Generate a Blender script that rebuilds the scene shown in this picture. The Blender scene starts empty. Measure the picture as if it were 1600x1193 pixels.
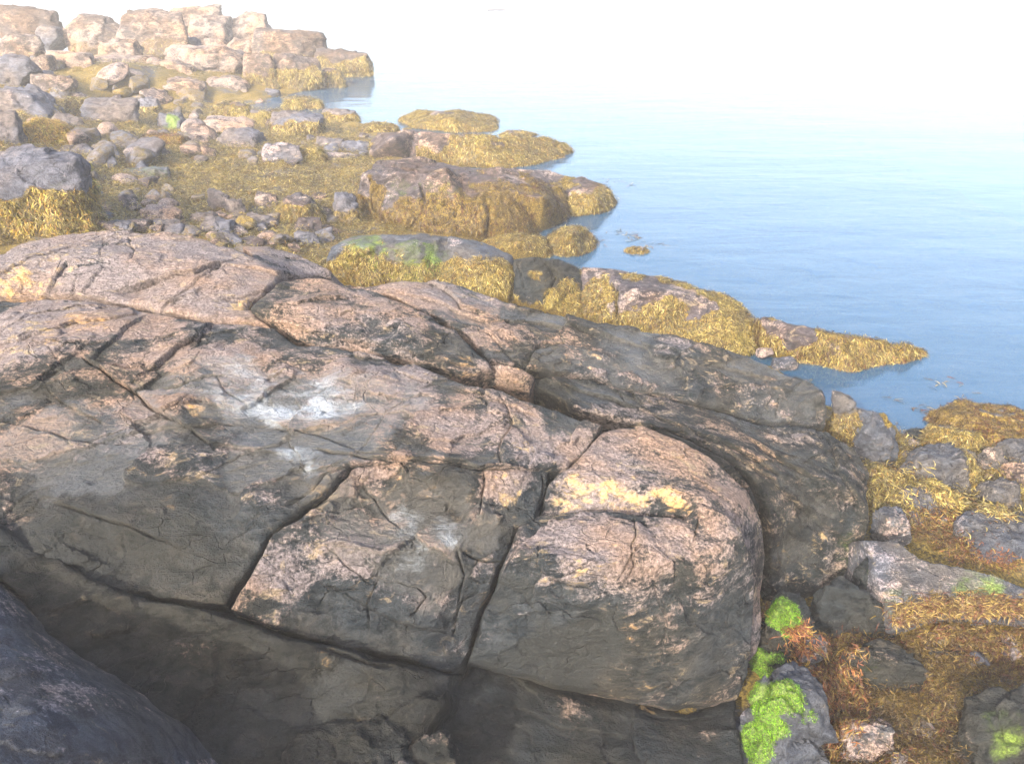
import bpy, math
import numpy as np
from mathutils import Vector

# ------------------------------------------------------------------ camera, sky, sun, exposure
SC = bpy.context.scene
COL = SC.collection
F = 1358.0                      # focal length in photograph pixels (1600 wide)
CAMH = 4.2                      # metres above the sea
PITCH = math.radians(27)
SUN_EL, SUN_AZ = 27.0, 208.0    # azimuth clockwise from +Y (the way the camera looks)
EXPOSURE = 3.0
SKY = 0.15
SUN = 2.2
HAZE = 0.0022

cd = bpy.data.cameras.new("camera")
cam = bpy.data.objects.new("camera", cd)
COL.objects.link(cam)
cam.location = (0, 0, CAMH)
cam.rotation_euler = (math.pi / 2 - PITCH, 0, 0)
cd.sensor_width = 36
cd.lens = 36 * F / 1600
cd.clip_start = 0.05
cd.clip_end = 6000
SC.camera = cam

world = bpy.data.worlds.new("World")
SC.world = world
world.use_nodes = True
wn = world.node_tree.nodes
wl = world.node_tree.links
sky = wn.new("ShaderNodeTexSky")
sky.sky_type = 'NISHITA'
sky.sun_disc = False
sky.sun_elevation = math.radians(SUN_EL)
sky.sun_rotation = math.radians(SUN_AZ)
sky.air_density = 1.0
sky.dust_density = 8.0
sky.ozone_density = 1.0
bg = wn["Background"]
bg.inputs[1].default_value = SKY
wl.new(sky.outputs[0], bg.inputs[0])

sd = bpy.data.lights.new("sun", 'SUN')
sd.energy = SUN
sd.angle = math.radians(0.6)
sd.color = (1.0, 0.88, 0.71)
so = bpy.data.objects.new("sun", sd)
COL.objects.link(so)
az, el = math.radians(SUN_AZ), math.radians(SUN_EL)
sdir = Vector((math.sin(az) * math.cos(el), math.cos(az) * math.cos(el), math.sin(el)))
so.rotation_euler = sdir.to_track_quat('Z', 'Y').to_euler()

SC.view_settings.view_transform = 'Standard'
SC.view_settings.look = 'None'
SC.view_settings.exposure = EXPOSURE
SC.view_settings.gamma = 1
SC.cycles.volume_step_rate = 1.0
SC.cycles.max_bounces = 6
SC.cycles.volume_bounces = 1
SC.cycles.transparent_max_bounces = 6

# ------------------------------------------------------------------ pixel <-> world helpers
CP, SP = math.cos(PITCH), math.sin(PITCH)


def ray(px, py):
    a = (px - 800) / F
    b = (596.5 - py) / F
    return np.array([a, CP + b * SP, -SP + b * CP])


def P(px, py, q):
    """world point seen at photo pixel: q >= 0 or small negative = its height; q < -1.5 = minus its distance y"""
    d = ray(px, py)
    if q < -1.5:
        t = -q / d[1]
    else:
        t = (q - CAMH) / d[2]
    return np.array([0, 0, CAMH]) + d * t


def project(V):
    X = V[:, 0]
    Y = V[:, 1]
    Z = V[:, 2] - CAMH
    dep = Y * CP - Z * SP
    up = Y * SP + Z * CP
    dep = np.maximum(dep, 0.05)
    return 800 + F * X / dep, 596.5 - F * up / dep, dep


# ------------------------------------------------------------------ vectorised noise
def _hash(ix, iy, iz, seed):
    h = (ix.astype(np.uint32) * np.uint32(374761393) + iy.astype(np.uint32) * np.uint32(668265263)
         + iz.astype(np.uint32) * np.uint32(2246822519) + np.uint32((seed * 3266489917) % 4294967296))
    h = (h ^ (h >> np.uint32(15))) * np.uint32(2246822519)
    h = (h ^ (h >> np.uint32(13))) * np.uint32(3266489917)
    return h ^ (h >> np.uint32(16))


def noise(p, seed=0):
    """gradient noise, about -1..1; p is (n,3)"""
    i = np.floor(p).astype(np.int64)
    f = p - i
    w = f * f * f * (f * (f * 6 - 15) + 10)
    out = 0
    for dx in (0, 1):
        wx = w[:, 0] if dx else 1 - w[:, 0]
        for dy in (0, 1):
            wy = w[:, 1] if dy else 1 - w[:, 1]
            for dz in (0, 1):
                wz = w[:, 2] if dz else 1 - w[:, 2]
                h = _hash(i[:, 0] + dx, i[:, 1] + dy, i[:, 2] + dz, seed)
                gx = (h & np.uint32(1023)).astype(np.float64) / 511.5 - 1
                gy = ((h >> np.uint32(10)) & np.uint32(1023)).astype(np.float64) / 511.5 - 1
                gz = ((h >> np.uint32(20)) & np.uint32(1023)).astype(np.float64) / 511.5 - 1
                out = out + wx * wy * wz * (gx * (f[:, 0] - dx) + gy * (f[:, 1] - dy) + gz * (f[:, 2] - dz))
    return out * 1.6


def fbm(p, oc=4, seed=0, gain=0.5):
    s = 0
    a = 1.0
    for k in range(oc):
        s = s + a * noise(p * (2.03 ** k) + k * 7.3, seed + k)
        a *= gain
    return s


def ridged(p, oc=4, seed=0):
    s = 0
    a = 1.0
    for k in range(oc):
        s = s + a * (1 - 2 * np.abs(noise(p * (2.03 ** k) + k * 3.1, seed + k)))
        a *= 0.5
    return s


def cells(p, seed=0, dims=3):
    """Worley: F1, F2-F1, per-cell facet offset (a random tilt times the offset from the cell's centre), per-cell random"""
    n = len(p)
    i = np.floor(p).astype(np.int64)
    f1 = np.full(n, 9.0)
    f2 = np.full(n, 9.0)
    fac = np.zeros(n)
    rnd = np.zeros(n)
    zr = (-1, 0, 1) if dims == 3 else (0,)
    for dx in (-1, 0, 1):
        for dy in (-1, 0, 1):
            for dz in zr:
                cx, cy, cz = i[:, 0] + dx, i[:, 1] + dy, i[:, 2] + dz
                h = _hash(cx, cy, cz, seed)
                h2 = _hash(cx, cy, cz, seed + 91)
                ox = cx + (h & np.uint32(1023)) / 1023.0
                oy = cy + ((h >> np.uint32(10)) & np.uint32(1023)) / 1023.0
                oz = cz + ((h >> np.uint32(20)) & np.uint32(1023)) / 1023.0 if dims == 3 else p[:, 2]
                ax, ay, az_ = p[:, 0] - ox, p[:, 1] - oy, p[:, 2] - oz
                d = np.sqrt(ax * ax + ay * ay + az_ * az_)
                gx = (h2 & np.uint32(1023)) / 511.5 - 1
                gy = ((h2 >> np.uint32(10)) & np.uint32(1023)) / 511.5 - 1
                gz = ((h2 >> np.uint32(20)) & np.uint32(1023)) / 511.5 - 1
                nf = gx * ax + gy * ay + gz * (az_ if dims == 3 else 0.3)
                closer = d < f1
                f2 = np.where(closer, f1, np.minimum(f2, d))
                fac = np.where(closer, nf, fac)
                rnd = np.where(closer, (gz + 1) / 2, rnd)
                f1 = np.where(closer, d, f1)
    return f1, f2 - f1, fac, rnd


def sstep(a, b, x):
    t = np.clip((x - a) / (b - a), 0, 1)
    return t * t * (3 - 2 * t)


# ------------------------------------------------------------------ materials
def new_mat(name):
    m = bpy.data.materials.new(name)
    m.use_nodes = True
    nt = m.node_tree
    return m, nt, nt.nodes["Principled BSDF"]


def N(nt, kind, **kw):
    n = nt.nodes.new(kind)
    for k, v in kw.items():
        if k in ("operation", "blend_type", "data_type", "attribute_name", "noise_dimensions", "feature", "interpolation_type", "noise_type"):
            setattr(n, k, v)
        else:
            key = int(k[1:]) if k[0] == "i" and k[1:].isdigit() else k
            n.inputs[key].default_value = v
    return n


def ntex(nt, scale, detail=6, rough=0.6, vec=None, dist=0.0):
    n = nt.nodes.new("ShaderNodeTexNoise")
    n.inputs["Scale"].default_value = scale
    n.inputs["Detail"].default_value = detail
    n.inputs["Roughness"].default_value = rough
    n.inputs["Distortion"].default_value = dist
    if vec is not None:
        nt.links.new(vec, n.inputs["Vector"])
    return n.outputs["Fac"]


def math_(nt, op, a, b=None, c=None, clamp=False):
    n = nt.nodes.new("ShaderNodeMath")
    n.operation = op
    n.use_clamp = clamp
    for k, v in enumerate((a, b, c)):
        if v is None:
            continue
        if isinstance(v, (int, float)):
            n.inputs[k].default_value = v
        else:
            nt.links.new(v, n.inputs[k])
    return n.outputs[0]


def mixc(nt, fac, a, b, blend='MIX'):
    n = nt.nodes.new("ShaderNodeMix")
    n.data_type = 'RGBA'
    n.blend_type = blend
    for k, v in ((0, fac), (6, a), (7, b)):
        if isinstance(v, (int, float)):
            n.inputs[k].default_value = v
        elif isinstance(v, tuple):
            n.inputs[k].default_value = (*v, 1)
        else:
            nt.links.new(v, n.inputs[k])
    return n.outputs[2]


def mapr(nt, v, a, b, c=0.0, d=1.0, smooth=True):
    n = nt.nodes.new("ShaderNodeMapRange")
    n.interpolation_type = 'SMOOTHSTEP' if smooth else 'LINEAR'
    nt.links.new(v, n.inputs[0])
    for k, x in ((1, a), (2, b), (3, c), (4, d)):
        n.inputs[k].default_value = x
    return n.outputs[0]


def rock_material(name, dark, mid, pink, ochre=(0.25, 0.17, 0.08), tint_noise=1.0):
    """attribute tones = (pale pink, ochre, pale stone and painted sheen), cover = (weed film, green film, black film and painted shade)"""
    m, nt, bs = new_mat(name)
    geo = nt.nodes.new("ShaderNodeNewGeometry")
    pos = geo.outputs["Position"]
    mp = nt.nodes.new("ShaderNodeMapping")
    mp.inputs["Rotation"].default_value = (0.25, 0.1, -0.5)
    mp.inputs["Scale"].default_value = (0.75, 1.2, 1.5)
    nt.links.new(pos, mp.inputs[0])
    st = mp.outputs[0]
    at = nt.nodes.new("ShaderNodeAttribute")
    at.attribute_name = "tones"
    s1 = nt.nodes.new("ShaderNodeSeparateColor")
    nt.links.new(at.outputs["Color"], s1.inputs[0])
    ac = nt.nodes.new("ShaderNodeAttribute")
    ac.attribute_name = "cover"
    s2 = nt.nodes.new("ShaderNodeSeparateColor")
    nt.links.new(ac.outputs["Color"], s2.inputs[0])
    n_big = ntex(nt, 2.6, 8, 0.62, st, 0.6)
    n_mid = ntex(nt, 11, 8, 0.68, st, 0.5)
    n_fine = ntex(nt, 55, 6, 0.7, pos)
    n_grain = ntex(nt, 260, 3, 0.6, pos)
    # dark <-> mid
    c = mixc(nt, mapr(nt, n_mid, 0.36, 0.62), dark, mid)
    # pale pink: patches grow with the tone and break up along the noise
    k = math_(nt, 'ADD', math_(nt, 'MULTIPLY', n_mid, 0.42), math_(nt, 'MULTIPLY', n_big, 0.58))
    k = math_(nt, 'ADD', k, math_(nt, 'MULTIPLY', math_(nt, 'SUBTRACT', n_fine, 0.5), 0.35))
    th = math_(nt, 'SUBTRACT', k, math_(nt, 'SUBTRACT', 0.72, math_(nt, 'MULTIPLY', s1.outputs[0], 0.42)))
    pk = mixc(nt, mapr(nt, n_fine, 0.35, 0.7), pink, tuple(min(1, x * 1.45 + 0.02) for x in pink))
    c = mixc(nt, mapr(nt, th, -0.05, 0.07), c, pk)
    th = math_(nt, 'SUBTRACT', n_mid, math_(nt, 'SUBTRACT', 0.80, math_(nt, 'MULTIPLY', s1.outputs[1], 0.55)))
    c = mixc(nt, mapr(nt, th, -0.06, 0.12, 0, 0.92), c, ochre)
    hue = ntex(nt, 1.1, 4, .6, pos)
    c = mixc(nt, 1.0, c, mixc(nt, mapr(nt, hue, .38, .62), (1.12, 1.0, 0.84), (0.88, 0.98, 1.10)), 'MULTIPLY')
    n_pat = ntex(nt, 7.5, 9, .74, st, 1.0)
    cr_ = math_(nt, 'MULTIPLY', mapr(nt, n_pat, .56, .64), mapr(nt, s1.outputs[0], .12, .5))
    c = mixc(nt, math_(nt, 'MULTIPLY', cr_, .75), c, (0.150, 0.120, 0.084))
    n_ves = ntex(nt, 19, 8, .78, st, 1.6)
    c = mixc(nt, mapr(nt, n_ves, .40, .34, 0, .8), c, tuple(x * .8 for x in dark))
    # black film, with shade of the low faces painted in, breaks over everything
    th = math_(nt, 'SUBTRACT', k, math_(nt, 'SUBTRACT', 0.80, math_(nt, 'MULTIPLY', s2.outputs[2], 0.55)))
    c = mixc(nt, mapr(nt, th, -0.08, 0.12, 0, 0.85), c, (0.016, 0.018, 0.019))
    th = math_(nt, 'SUBTRACT', ntex(nt, 9, 9, 0.78, st, .8), math_(nt, 'SUBTRACT', 0.78, math_(nt, 'MULTIPLY', s1.outputs[2], 0.55)))
    c = mixc(nt, mapr(nt, th, -0.12, 0.26, 0, .9), c, (0.24, 0.28, 0.33))  # pale tone; on the outcrop mostly wet sheen painted into the colour
    # weed film and green film
    wc = mixc(nt, mapr(nt, n_fine, 0.35, 0.65), (0.028, 0.019, 0.006), (0.13, 0.095, 0.022))
    th = math_(nt, 'SUBTRACT', s2.outputs[0], math_(nt, 'MULTIPLY', n_mid, 0.7))
    c = mixc(nt, mapr(nt, th, -0.02, 0.25), c, wc)
    gc = mixc(nt, mapr(nt, n_fine, 0.3, 0.7), (0.035, 0.06, 0.012), (0.12, 0.18, 0.03))
    th = math_(nt, 'SUBTRACT', s2.outputs[1], math_(nt, 'MULTIPLY', n_mid, 0.7))
    c = mixc(nt, mapr(nt, th, -0.05, 0.45, 0, 0.75), c, gc)
    # grain
    c = mixc(nt, 1.0, c, mapc(nt, n_grain, 0.25, 0.75, 0.62, 1.38), 'MULTIPLY')
    c = mixc(nt, 1.0, c, mapc(nt, n_fine, 0.3, 0.7, 0.72, 1.25), 'MULTIPLY')
    # damp film left by the tide in the hollows: darker stone, smoother surface
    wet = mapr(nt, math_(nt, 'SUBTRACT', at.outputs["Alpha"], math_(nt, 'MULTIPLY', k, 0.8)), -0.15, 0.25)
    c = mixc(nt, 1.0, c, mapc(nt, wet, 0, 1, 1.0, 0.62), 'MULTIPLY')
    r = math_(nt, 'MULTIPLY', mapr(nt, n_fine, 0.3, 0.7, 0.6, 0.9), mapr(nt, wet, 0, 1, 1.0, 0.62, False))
    nt.links.new(r, bs.inputs["Roughness"])
    nt.links.new(mapr(nt, wet, 0, 1, 0.08, 0.60, False), bs.inputs["Specular IOR Level"])
    h = math_(nt, 'ADD', math_(nt, 'MULTIPLY', n_mid, 1.5), math_(nt, 'MULTIPLY', n_fine, 1.0))
    h = math_(nt, 'ADD', h, math_(nt, 'MULTIPLY', n_grain, 0.22))
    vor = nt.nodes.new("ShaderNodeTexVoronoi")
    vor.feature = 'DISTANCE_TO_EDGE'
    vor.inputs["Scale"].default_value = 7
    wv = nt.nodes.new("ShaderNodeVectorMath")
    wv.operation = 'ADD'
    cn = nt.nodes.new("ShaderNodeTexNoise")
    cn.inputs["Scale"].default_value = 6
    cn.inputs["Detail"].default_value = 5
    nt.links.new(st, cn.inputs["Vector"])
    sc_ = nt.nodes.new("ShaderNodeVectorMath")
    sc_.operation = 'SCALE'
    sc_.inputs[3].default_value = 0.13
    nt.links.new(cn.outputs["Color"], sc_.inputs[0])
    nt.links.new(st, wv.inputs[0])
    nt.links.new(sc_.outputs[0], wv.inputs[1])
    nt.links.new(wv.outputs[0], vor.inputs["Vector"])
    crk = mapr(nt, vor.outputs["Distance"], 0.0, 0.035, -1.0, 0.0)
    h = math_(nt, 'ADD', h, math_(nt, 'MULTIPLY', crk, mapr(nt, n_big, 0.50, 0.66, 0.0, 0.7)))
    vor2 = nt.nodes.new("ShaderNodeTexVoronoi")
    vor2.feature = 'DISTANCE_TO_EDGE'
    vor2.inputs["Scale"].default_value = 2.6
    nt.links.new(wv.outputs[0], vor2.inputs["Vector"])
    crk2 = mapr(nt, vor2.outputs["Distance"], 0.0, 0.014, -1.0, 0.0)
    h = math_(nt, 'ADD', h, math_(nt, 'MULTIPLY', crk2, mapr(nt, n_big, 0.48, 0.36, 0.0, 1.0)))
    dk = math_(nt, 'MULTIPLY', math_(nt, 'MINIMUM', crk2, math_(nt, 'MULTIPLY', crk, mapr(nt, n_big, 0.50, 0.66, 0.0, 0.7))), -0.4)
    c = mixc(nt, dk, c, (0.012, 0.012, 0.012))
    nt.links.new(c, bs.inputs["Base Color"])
    b = nt.nodes.new("ShaderNodeBump")
    b.inputs["Strength"].default_value = 0.95
    b.inputs["Distance"].default_value = 0.026
    nt.links.new(h, b.inputs["Height"])
    nt.links.new(b.outputs[0], bs.inputs["Normal"])
    return m


def mapc(nt, v, a, b, c, d):
    x = mapr(nt, v, a, b, c, d)
    n = nt.nodes.new("ShaderNodeCombineColor")
    for k in range(3):
        nt.links.new(x, n.inputs[k])
    return n.outputs[0]


def frond_material(name, rough=0.45, trans=0.25):
    m, nt, bs = new_mat(name)
    at = nt.nodes.new("ShaderNodeAttribute")
    at.attribute_name = "frond_colour"
    geo = nt.nodes.new("ShaderNodeNewGeometry")
    f = ntex(nt, 70, 3, 0.6, geo.outputs["Position"])
    c = mixc(nt, 1.0, at.outputs["Color"], mapc(nt, f, 0.3, 0.7, 0.6, 1.35), 'MULTIPLY')
    nt.links.new(c, bs.inputs["Base Color"])
    bs.inputs["Roughness"].default_value = rough
    bs.inputs["Specular IOR Level"].default_value = 0.15
    tr = nt.nodes.new("ShaderNodeBsdfTranslucent")
    nt.links.new(c, tr.inputs[0])
    mx = nt.nodes.new("ShaderNodeMixShader")
    mx.inputs[0].default_value = trans
    nt.links.new(bs.outputs[0], mx.inputs[1])
    nt.links.new(tr.outputs[0], mx.inputs[2])
    nt.links.new(mx.outputs[0], nt.nodes["Material Output"].inputs[0])
    return m


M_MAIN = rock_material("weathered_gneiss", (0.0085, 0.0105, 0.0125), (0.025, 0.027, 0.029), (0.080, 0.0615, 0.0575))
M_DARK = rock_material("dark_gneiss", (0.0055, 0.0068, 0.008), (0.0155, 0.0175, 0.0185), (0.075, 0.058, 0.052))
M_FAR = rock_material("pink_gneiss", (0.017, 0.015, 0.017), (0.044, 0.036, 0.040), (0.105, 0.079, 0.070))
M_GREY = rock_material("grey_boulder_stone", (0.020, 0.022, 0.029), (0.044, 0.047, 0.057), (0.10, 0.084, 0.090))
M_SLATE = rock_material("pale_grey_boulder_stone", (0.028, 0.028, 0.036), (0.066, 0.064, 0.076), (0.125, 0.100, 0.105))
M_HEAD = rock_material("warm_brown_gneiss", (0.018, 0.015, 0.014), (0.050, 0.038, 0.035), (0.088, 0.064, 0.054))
M_WEED = frond_material("rockweed_fronds")
M_ALGA = frond_material("green_algae_fronds", 0.5, 0.4)

# ------------------------------------------------------------------ mesh helpers
def make_mesh(name, V, Q, mat, attrs=None, parent=None, smooth=True):
    me = bpy.data.meshes.new(name)
    V = np.asarray(V, dtype=np.float32)
    Q = np.asarray(Q, dtype=np.int32)
    k = Q.shape[1]
    me.vertices.add(len(V))
    me.vertices.foreach_set("co", V.ravel())
    me.loops.add(Q.size)
    me.loops.foreach_set("vertex_index", Q.ravel())
    me.polygons.add(len(Q))
    me.polygons.foreach_set("loop_start", np.arange(0, Q.size, k, dtype=np.int32))
    me.polygons.foreach_set("loop_total", np.full(len(Q), k, dtype=np.int32))
    if smooth:
        me.polygons.foreach_set("use_smooth", np.ones(len(Q), dtype=bool))
    me.update(calc_edges=True)
    me.validate()
    for an, arr in (attrs or {}).items():
        a = me.color_attributes.new(an, 'FLOAT_COLOR', 'POINT')
        full = np.ones((len(V), 4), dtype=np.float32)
        full[:, :arr.shape[1]] = arr
        a.data.foreach_set("color", full.ravel())
    me.materials.append(mat)
    o = bpy.data.objects.new(name, me)
    COL.objects.link(o)
    if parent is not None:
        o.parent = parent
    return o


def tag(o, label=None, cat=None, group=None, kind=None):
    if label:
        o['label'] = label
    if cat:
        o['category'] = cat
    if group:
        o['group'] = group
    if kind:
        o['kind'] = kind
    return o


def poly_sd(uv, poly):
    """signed distance to polygon, positive inside"""
    n = len(uv)
    d2 = np.full(n, 1e9)
    inside = np.zeros(n, bool)
    m = len(poly)
    for k in range(m):
        a, b = poly[k], poly[(k + 1) % m]
        e = b - a
        w = uv - a
        t = np.clip((w @ e) / max(e @ e, 1e-12), 0, 1)
        q = w - t[:, None] * e
        d2 = np.minimum(d2, (q * q).sum(1))
        c = ((a[1] <= uv[:, 1]) != (b[1] <= uv[:, 1]))
        with np.errstate(divide='ignore', invalid='ignore'):
            xi = a[0] + (uv[:, 1] - a[1]) * e[0] / (e[1] if e[1] != 0 else 1e-12)
        inside ^= c & (uv[:, 0] < xi)
    d = np.sqrt(d2)
    return np.where(inside, d, -d)


def line_d(uv, pts):
    best = np.full(len(uv), 1e9)
    side = np.zeros(len(uv))
    tt = np.zeros(len(uv))
    L = 0
    tot = sum(np.linalg.norm(pts[k + 1] - pts[k]) for k in range(len(pts) - 1)) + 1e-9
    for k in range(len(pts) - 1):
        a, b = pts[k], pts[k + 1]
        e = b - a
        el_ = np.linalg.norm(e) + 1e-9
        w = uv - a
        t = np.clip((w @ e) / (el_ * el_), 0, 1)
        q = w - t[:, None] * e
        d = np.sqrt((q * q).sum(1))
        s = np.sign(e[0] * w[:, 1] - e[1] * w[:, 0])
        c = d < best
        best = np.where(c, d, best)
        side = np.where(c, s, side)
        tt = np.where(c, (L + t * el_) / tot, tt)
        L += el_
    return best, side, tt


def rbf(cu, ch, q, c=0.04):
    """multiquadric through the control heights with a linear trend"""
    n = len(cu)
    A = np.zeros((n + 3, n + 3))
    r = np.linalg.norm(cu[:, None] - cu[None], axis=2)
    A[:n, :n] = np.sqrt(r * r + c * c) + np.eye(n) * 1e-4
    A[:n, n] = 1
    A[:n, n + 1:] = cu
    A[n, :n] = 1
    A[n + 1:, :n] = cu.T
    x = np.linalg.solve(A, np.concatenate([ch, np.zeros(3)]))
    out = np.zeros(len(q))
    for k in range(n):
        d = q - cu[k]
        out += x[k] * np.sqrt((d * d).sum(1) + c * c)
    return out + x[n] + q @ x[n + 1:]


def tin(cu, ch, q):
    """flat facets between the control points (Delaunay), nan outside"""
    from mathutils.geometry import delaunay_2d_cdt
    vs, _, fs, ov, _, _ = delaunay_2d_cdt([Vector(c) for c in cu], [], [], 0, 1e-5)
    hs = [ch[o[0]] for o in ov]
    out = np.full(len(q), np.nan)
    for f in fs:
        a, b, c = (np.array(vs[k][:]) for k in f[:3])
        lo, hi = np.minimum(np.minimum(a, b), c), np.maximum(np.maximum(a, b), c)
        s = np.nonzero((q[:, 0] >= lo[0]) & (q[:, 0] <= hi[0]) & (q[:, 1] >= lo[1]) & (q[:, 1] <= hi[1]))[0]
        if not len(s):
            continue
        M = np.array([[a[0] - c[0], b[0] - c[0]], [a[1] - c[1], b[1] - c[1]]])
        if abs(np.linalg.det(M)) < 1e-12:
            continue
        l = (q[s] - c) @ np.linalg.inv(M).T
        l3 = 1 - l[:, 0] - l[:, 1]
        ok = (l[:, 0] >= -1e-6) & (l[:, 1] >= -1e-6) & (l3 >= -1e-6)
        out[s[ok]] = l[ok, 0] * hs[f[0]] + l[ok, 1] * hs[f[1]] + l3[ok] * hs[f[2]]
    return out


def blur2(A, r):
    for ax in (0, 1):
        for _ in range(2):
            B = np.pad(A, [(r + 1, r) if k == ax else (0, 0) for k in (0, 1)], mode='edge')
            C = np.cumsum(B, axis=ax)
            n = A.shape[ax]
            A = (np.take(C, range(2 * r + 1, 2 * r + 1 + n), ax) - np.take(C, range(0, n), ax)) / (2 * r + 1)
    return A


def paint(V, pix, paints, chans, seed=0):
    """adds tone blobs; each blob sits at the visible surface point under a photo pixel and spreads in 3D"""
    px, py, dep = pix
    wob = fbm(V * 4.0, 4, 77 + seed)
    out = {c: np.zeros(len(V)) for c in chans}
    for (ch, x, y, r, val) in paints:
        near = (px - x) ** 2 + (py - y) ** 2
        k = int(np.argmin(near + (dep - dep.min()) * 2))
        if near[k] > (r * 1.3) ** 2:
            continue
        rad = r * dep[k] / F
        d = np.linalg.norm(V - V[k], axis=1) / rad
        out[ch] += val * (1 - sstep(0.45, 1.15, d + wob * 0.45))
    return out


def slab(name, label, outline, inner=(), elev=50, res=0.012, mat=None, rough=1.0, edge=0.03, skirt=0.14, drop=0.8,
         cracks=(), paints=(), base=(0.3, 0, 0), weed=None, seed=1, group=None, cat='rock', foliation=(1.0, 0.35),
         extra_cracks=1.0, lump=0.025, cover=(0, 0, 0), parent=None, facet=0.8, damp=0.0):
    e = math.radians(elev)
    n = np.array([0, -math.cos(e), math.sin(e)])
    u = np.array([1.0, 0, 0])
    v = np.array([0, math.sin(e), math.cos(e)])
    O3 = np.array([P(*q) for q in outline])
    C3 = np.array([P(*q) for q in list(outline) + list(inner)])
    poly = np.stack([O3 @ u, O3 @ v], 1)
    cu = np.stack([C3 @ u, C3 @ v], 1)
    ch = C3 @ n
    lo = poly.min(0) - skirt
    hi = poly.max(0) + skirt
    gu = np.arange(lo[0], hi[0] + res, res)
    gv = np.arange(lo[1], hi[1] + res, res)
    U, W = np.meshgrid(gu, gv)
    uv = np.stack([U.ravel(), W.ravel()], 1)
    q3 = np.concatenate([uv, np.full((len(uv), 1), seed * 3.7)], 1)
    big = max(hi - lo)
    wob = np.stack([fbm(q3 * 3.5, 4, seed), fbm(q3 * 3.5 + 50, 4, seed + 5)], 1)
    sdist = poly_sd(uv + wob * min(0.028, big * 0.012), poly)
    keep = sdist > -skirt
    idx = np.full(len(uv), -1)
    idx[keep] = np.arange(keep.sum())
    uvk = uv[keep]
    sdk = sdist[keep]
    hr = rbf(cu, ch, uv)
    ht = tin(cu, ch, uv + wob * 0.012)
    # outside the control points keep the nearest facet level plus the smooth trend
    hb = hr.copy()
    fin = np.isfinite(ht)
    hb[fin] = (1 - facet) * hr[fin] + facet * ht[fin]
    rb = max(1, int(0.011 / res)) if elev > 45 else max(1, int(0.03 / res))
    h = blur2(hb.reshape(len(gv), len(gu)), rb).ravel()[keep]
    # rock texture in geometry
    p3 = uvk[:, :1] * u + uvk[:, 1:] * v + h[:, None] * n
    fol = np.array([foliation[0], 1.6, 1.6])
    ang = foliation[1]
    R = np.array([[math.cos(ang), math.sin(ang), 0], [-math.sin(ang), math.cos(ang), 0], [0, 0, 1]])
    pf = (p3 @ R.T) * fol
    wb = wob[keep]
    hh = lump * fbm(p3 * 1.7, 3, seed + 11)
    hh += rough * 0.009 * ridged(pf * 2.1, 4, seed + 21)
    patch = sstep(-0.15, 0.35, fbm(p3 * 1.3 + 9, 3, seed + 31))
    c2 = np.concatenate([uvk @ R[:2, :2].T * np.array([2.0, 3.8]) + wb * 0.20, np.zeros((len(uvk), 1))], 1)
    f1, ed, fc, rn = cells(c2, seed + 41, 2)
    hh += rough * (0.058 * fc + 0.030 * (rn - 0.5)) * (0.35 + 0.65 * patch)
    hh -= extra_cracks * rough * 0.020 * (1 - sstep(0.0, 0.035, ed)) * sstep(0.3, 0.7, rn) * patch
    c2 = np.concatenate([uvk @ R[:2, :2].T * np.array([7, 12]) + wb * 0.6, np.zeros((len(uvk), 1))], 1)
    f1, ed, fc, rn = cells(c2, seed + 51, 2)
    pt2 = sstep(-0.2, 0.3, fbm(p3 * 2.3 + 29, 3, seed + 33))
    hh += rough * 0.024 * (fc + 0.6 * (rn - 0.5)) * pt2
    hh -= rough * 0.006 * (1 - sstep(0.0, 0.08, ed)) * pt2
    c2 = np.concatenate([uvk @ R[:2, :2].T * np.array([18, 30]) + wb * 1.2, np.zeros((len(uvk), 1))], 1)
    f1, ed, fc, rn = cells(c2, seed + 55, 2)
    hh += rough * 0.0065 * (fc + 0.5 * (rn - 0.5)) * sstep(-0.1, 0.35, fbm(p3 * 3.3 + 15, 3, seed + 34))
    hh += rough * 0.0062 * fbm(pf * 13, 3, seed + 61)
    hh += rough * 0.0035 * ridged(pf * 5.5, 3, seed + 65) * sstep(-.3, .5, fbm(p3 * 3.1 + 70, 2, seed + 66))
    h = h + hh * sstep(-0.02, 0.05, sdk + 0.03)
    # joints traced from the photograph, carved as real grooves
    V0 = uvk[:, :1] * u + uvk[:, 1:] * v + h[:, None] * n
    pix = project(V0)
    ins = sdk > 0.0
    for cr in cracks:
        pts, w, dp = cr[0], cr[1] * 0.58, cr[2]
        stp = cr[3] if len(cr) > 3 else 0
        L = []
        for (x, y) in pts:
            near = (pix[0] - x) ** 2 + (pix[1] - y) ** 2 + (~ins) * 1e4
            L.append(uvk[int(np.argmin(near))])
        d, sgn, tt = line_d(uvk + wb * 0.018, L)
        fade = np.clip(np.minimum(tt, 1 - tt) * 8 + 0.45, 0, 1)
        ww = w * (0.75 + 0.5 * np.clip(fbm(p3 * 9, 2, seed + 71) + 0.5, 0, 1))
        h = h - dp * fade * np.clip(1.15 - d / ww, 0, 1)
        if stp:
            h = h + stp * sgn * np.exp(-(d / (abs(stp) * 4.5)) ** 2) * fade
    # rounded rim, then the side of the block going down
    ee = edge * (0.6 + 1.0 * np.clip(0.5 + fbm(p3 * 2.7, 3, seed + 81), 0, 1))
    t = np.clip(1 - sdk / ee, 0, 1)
    h = h - ee * (1 - np.sqrt(np.clip(1 - t * t, 0, 1)))
    t = np.clip(-sdk / skirt, 0, 1)
    h = h - drop * (t ** 0.8) + 0.02 * fbm(p3 * 6, 3, seed + 88) * (t > 0)
    V = uvk[:, :1] * u + uvk[:, 1:] * v + h[:, None] * n
    nu, nv = len(gu), len(gv)
    G = idx.reshape(nv, nu)
    a, b, c, d = G[:-1, :-1], G[:-1, 1:], G[1:, 1:], G[1:, :-1]
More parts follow.
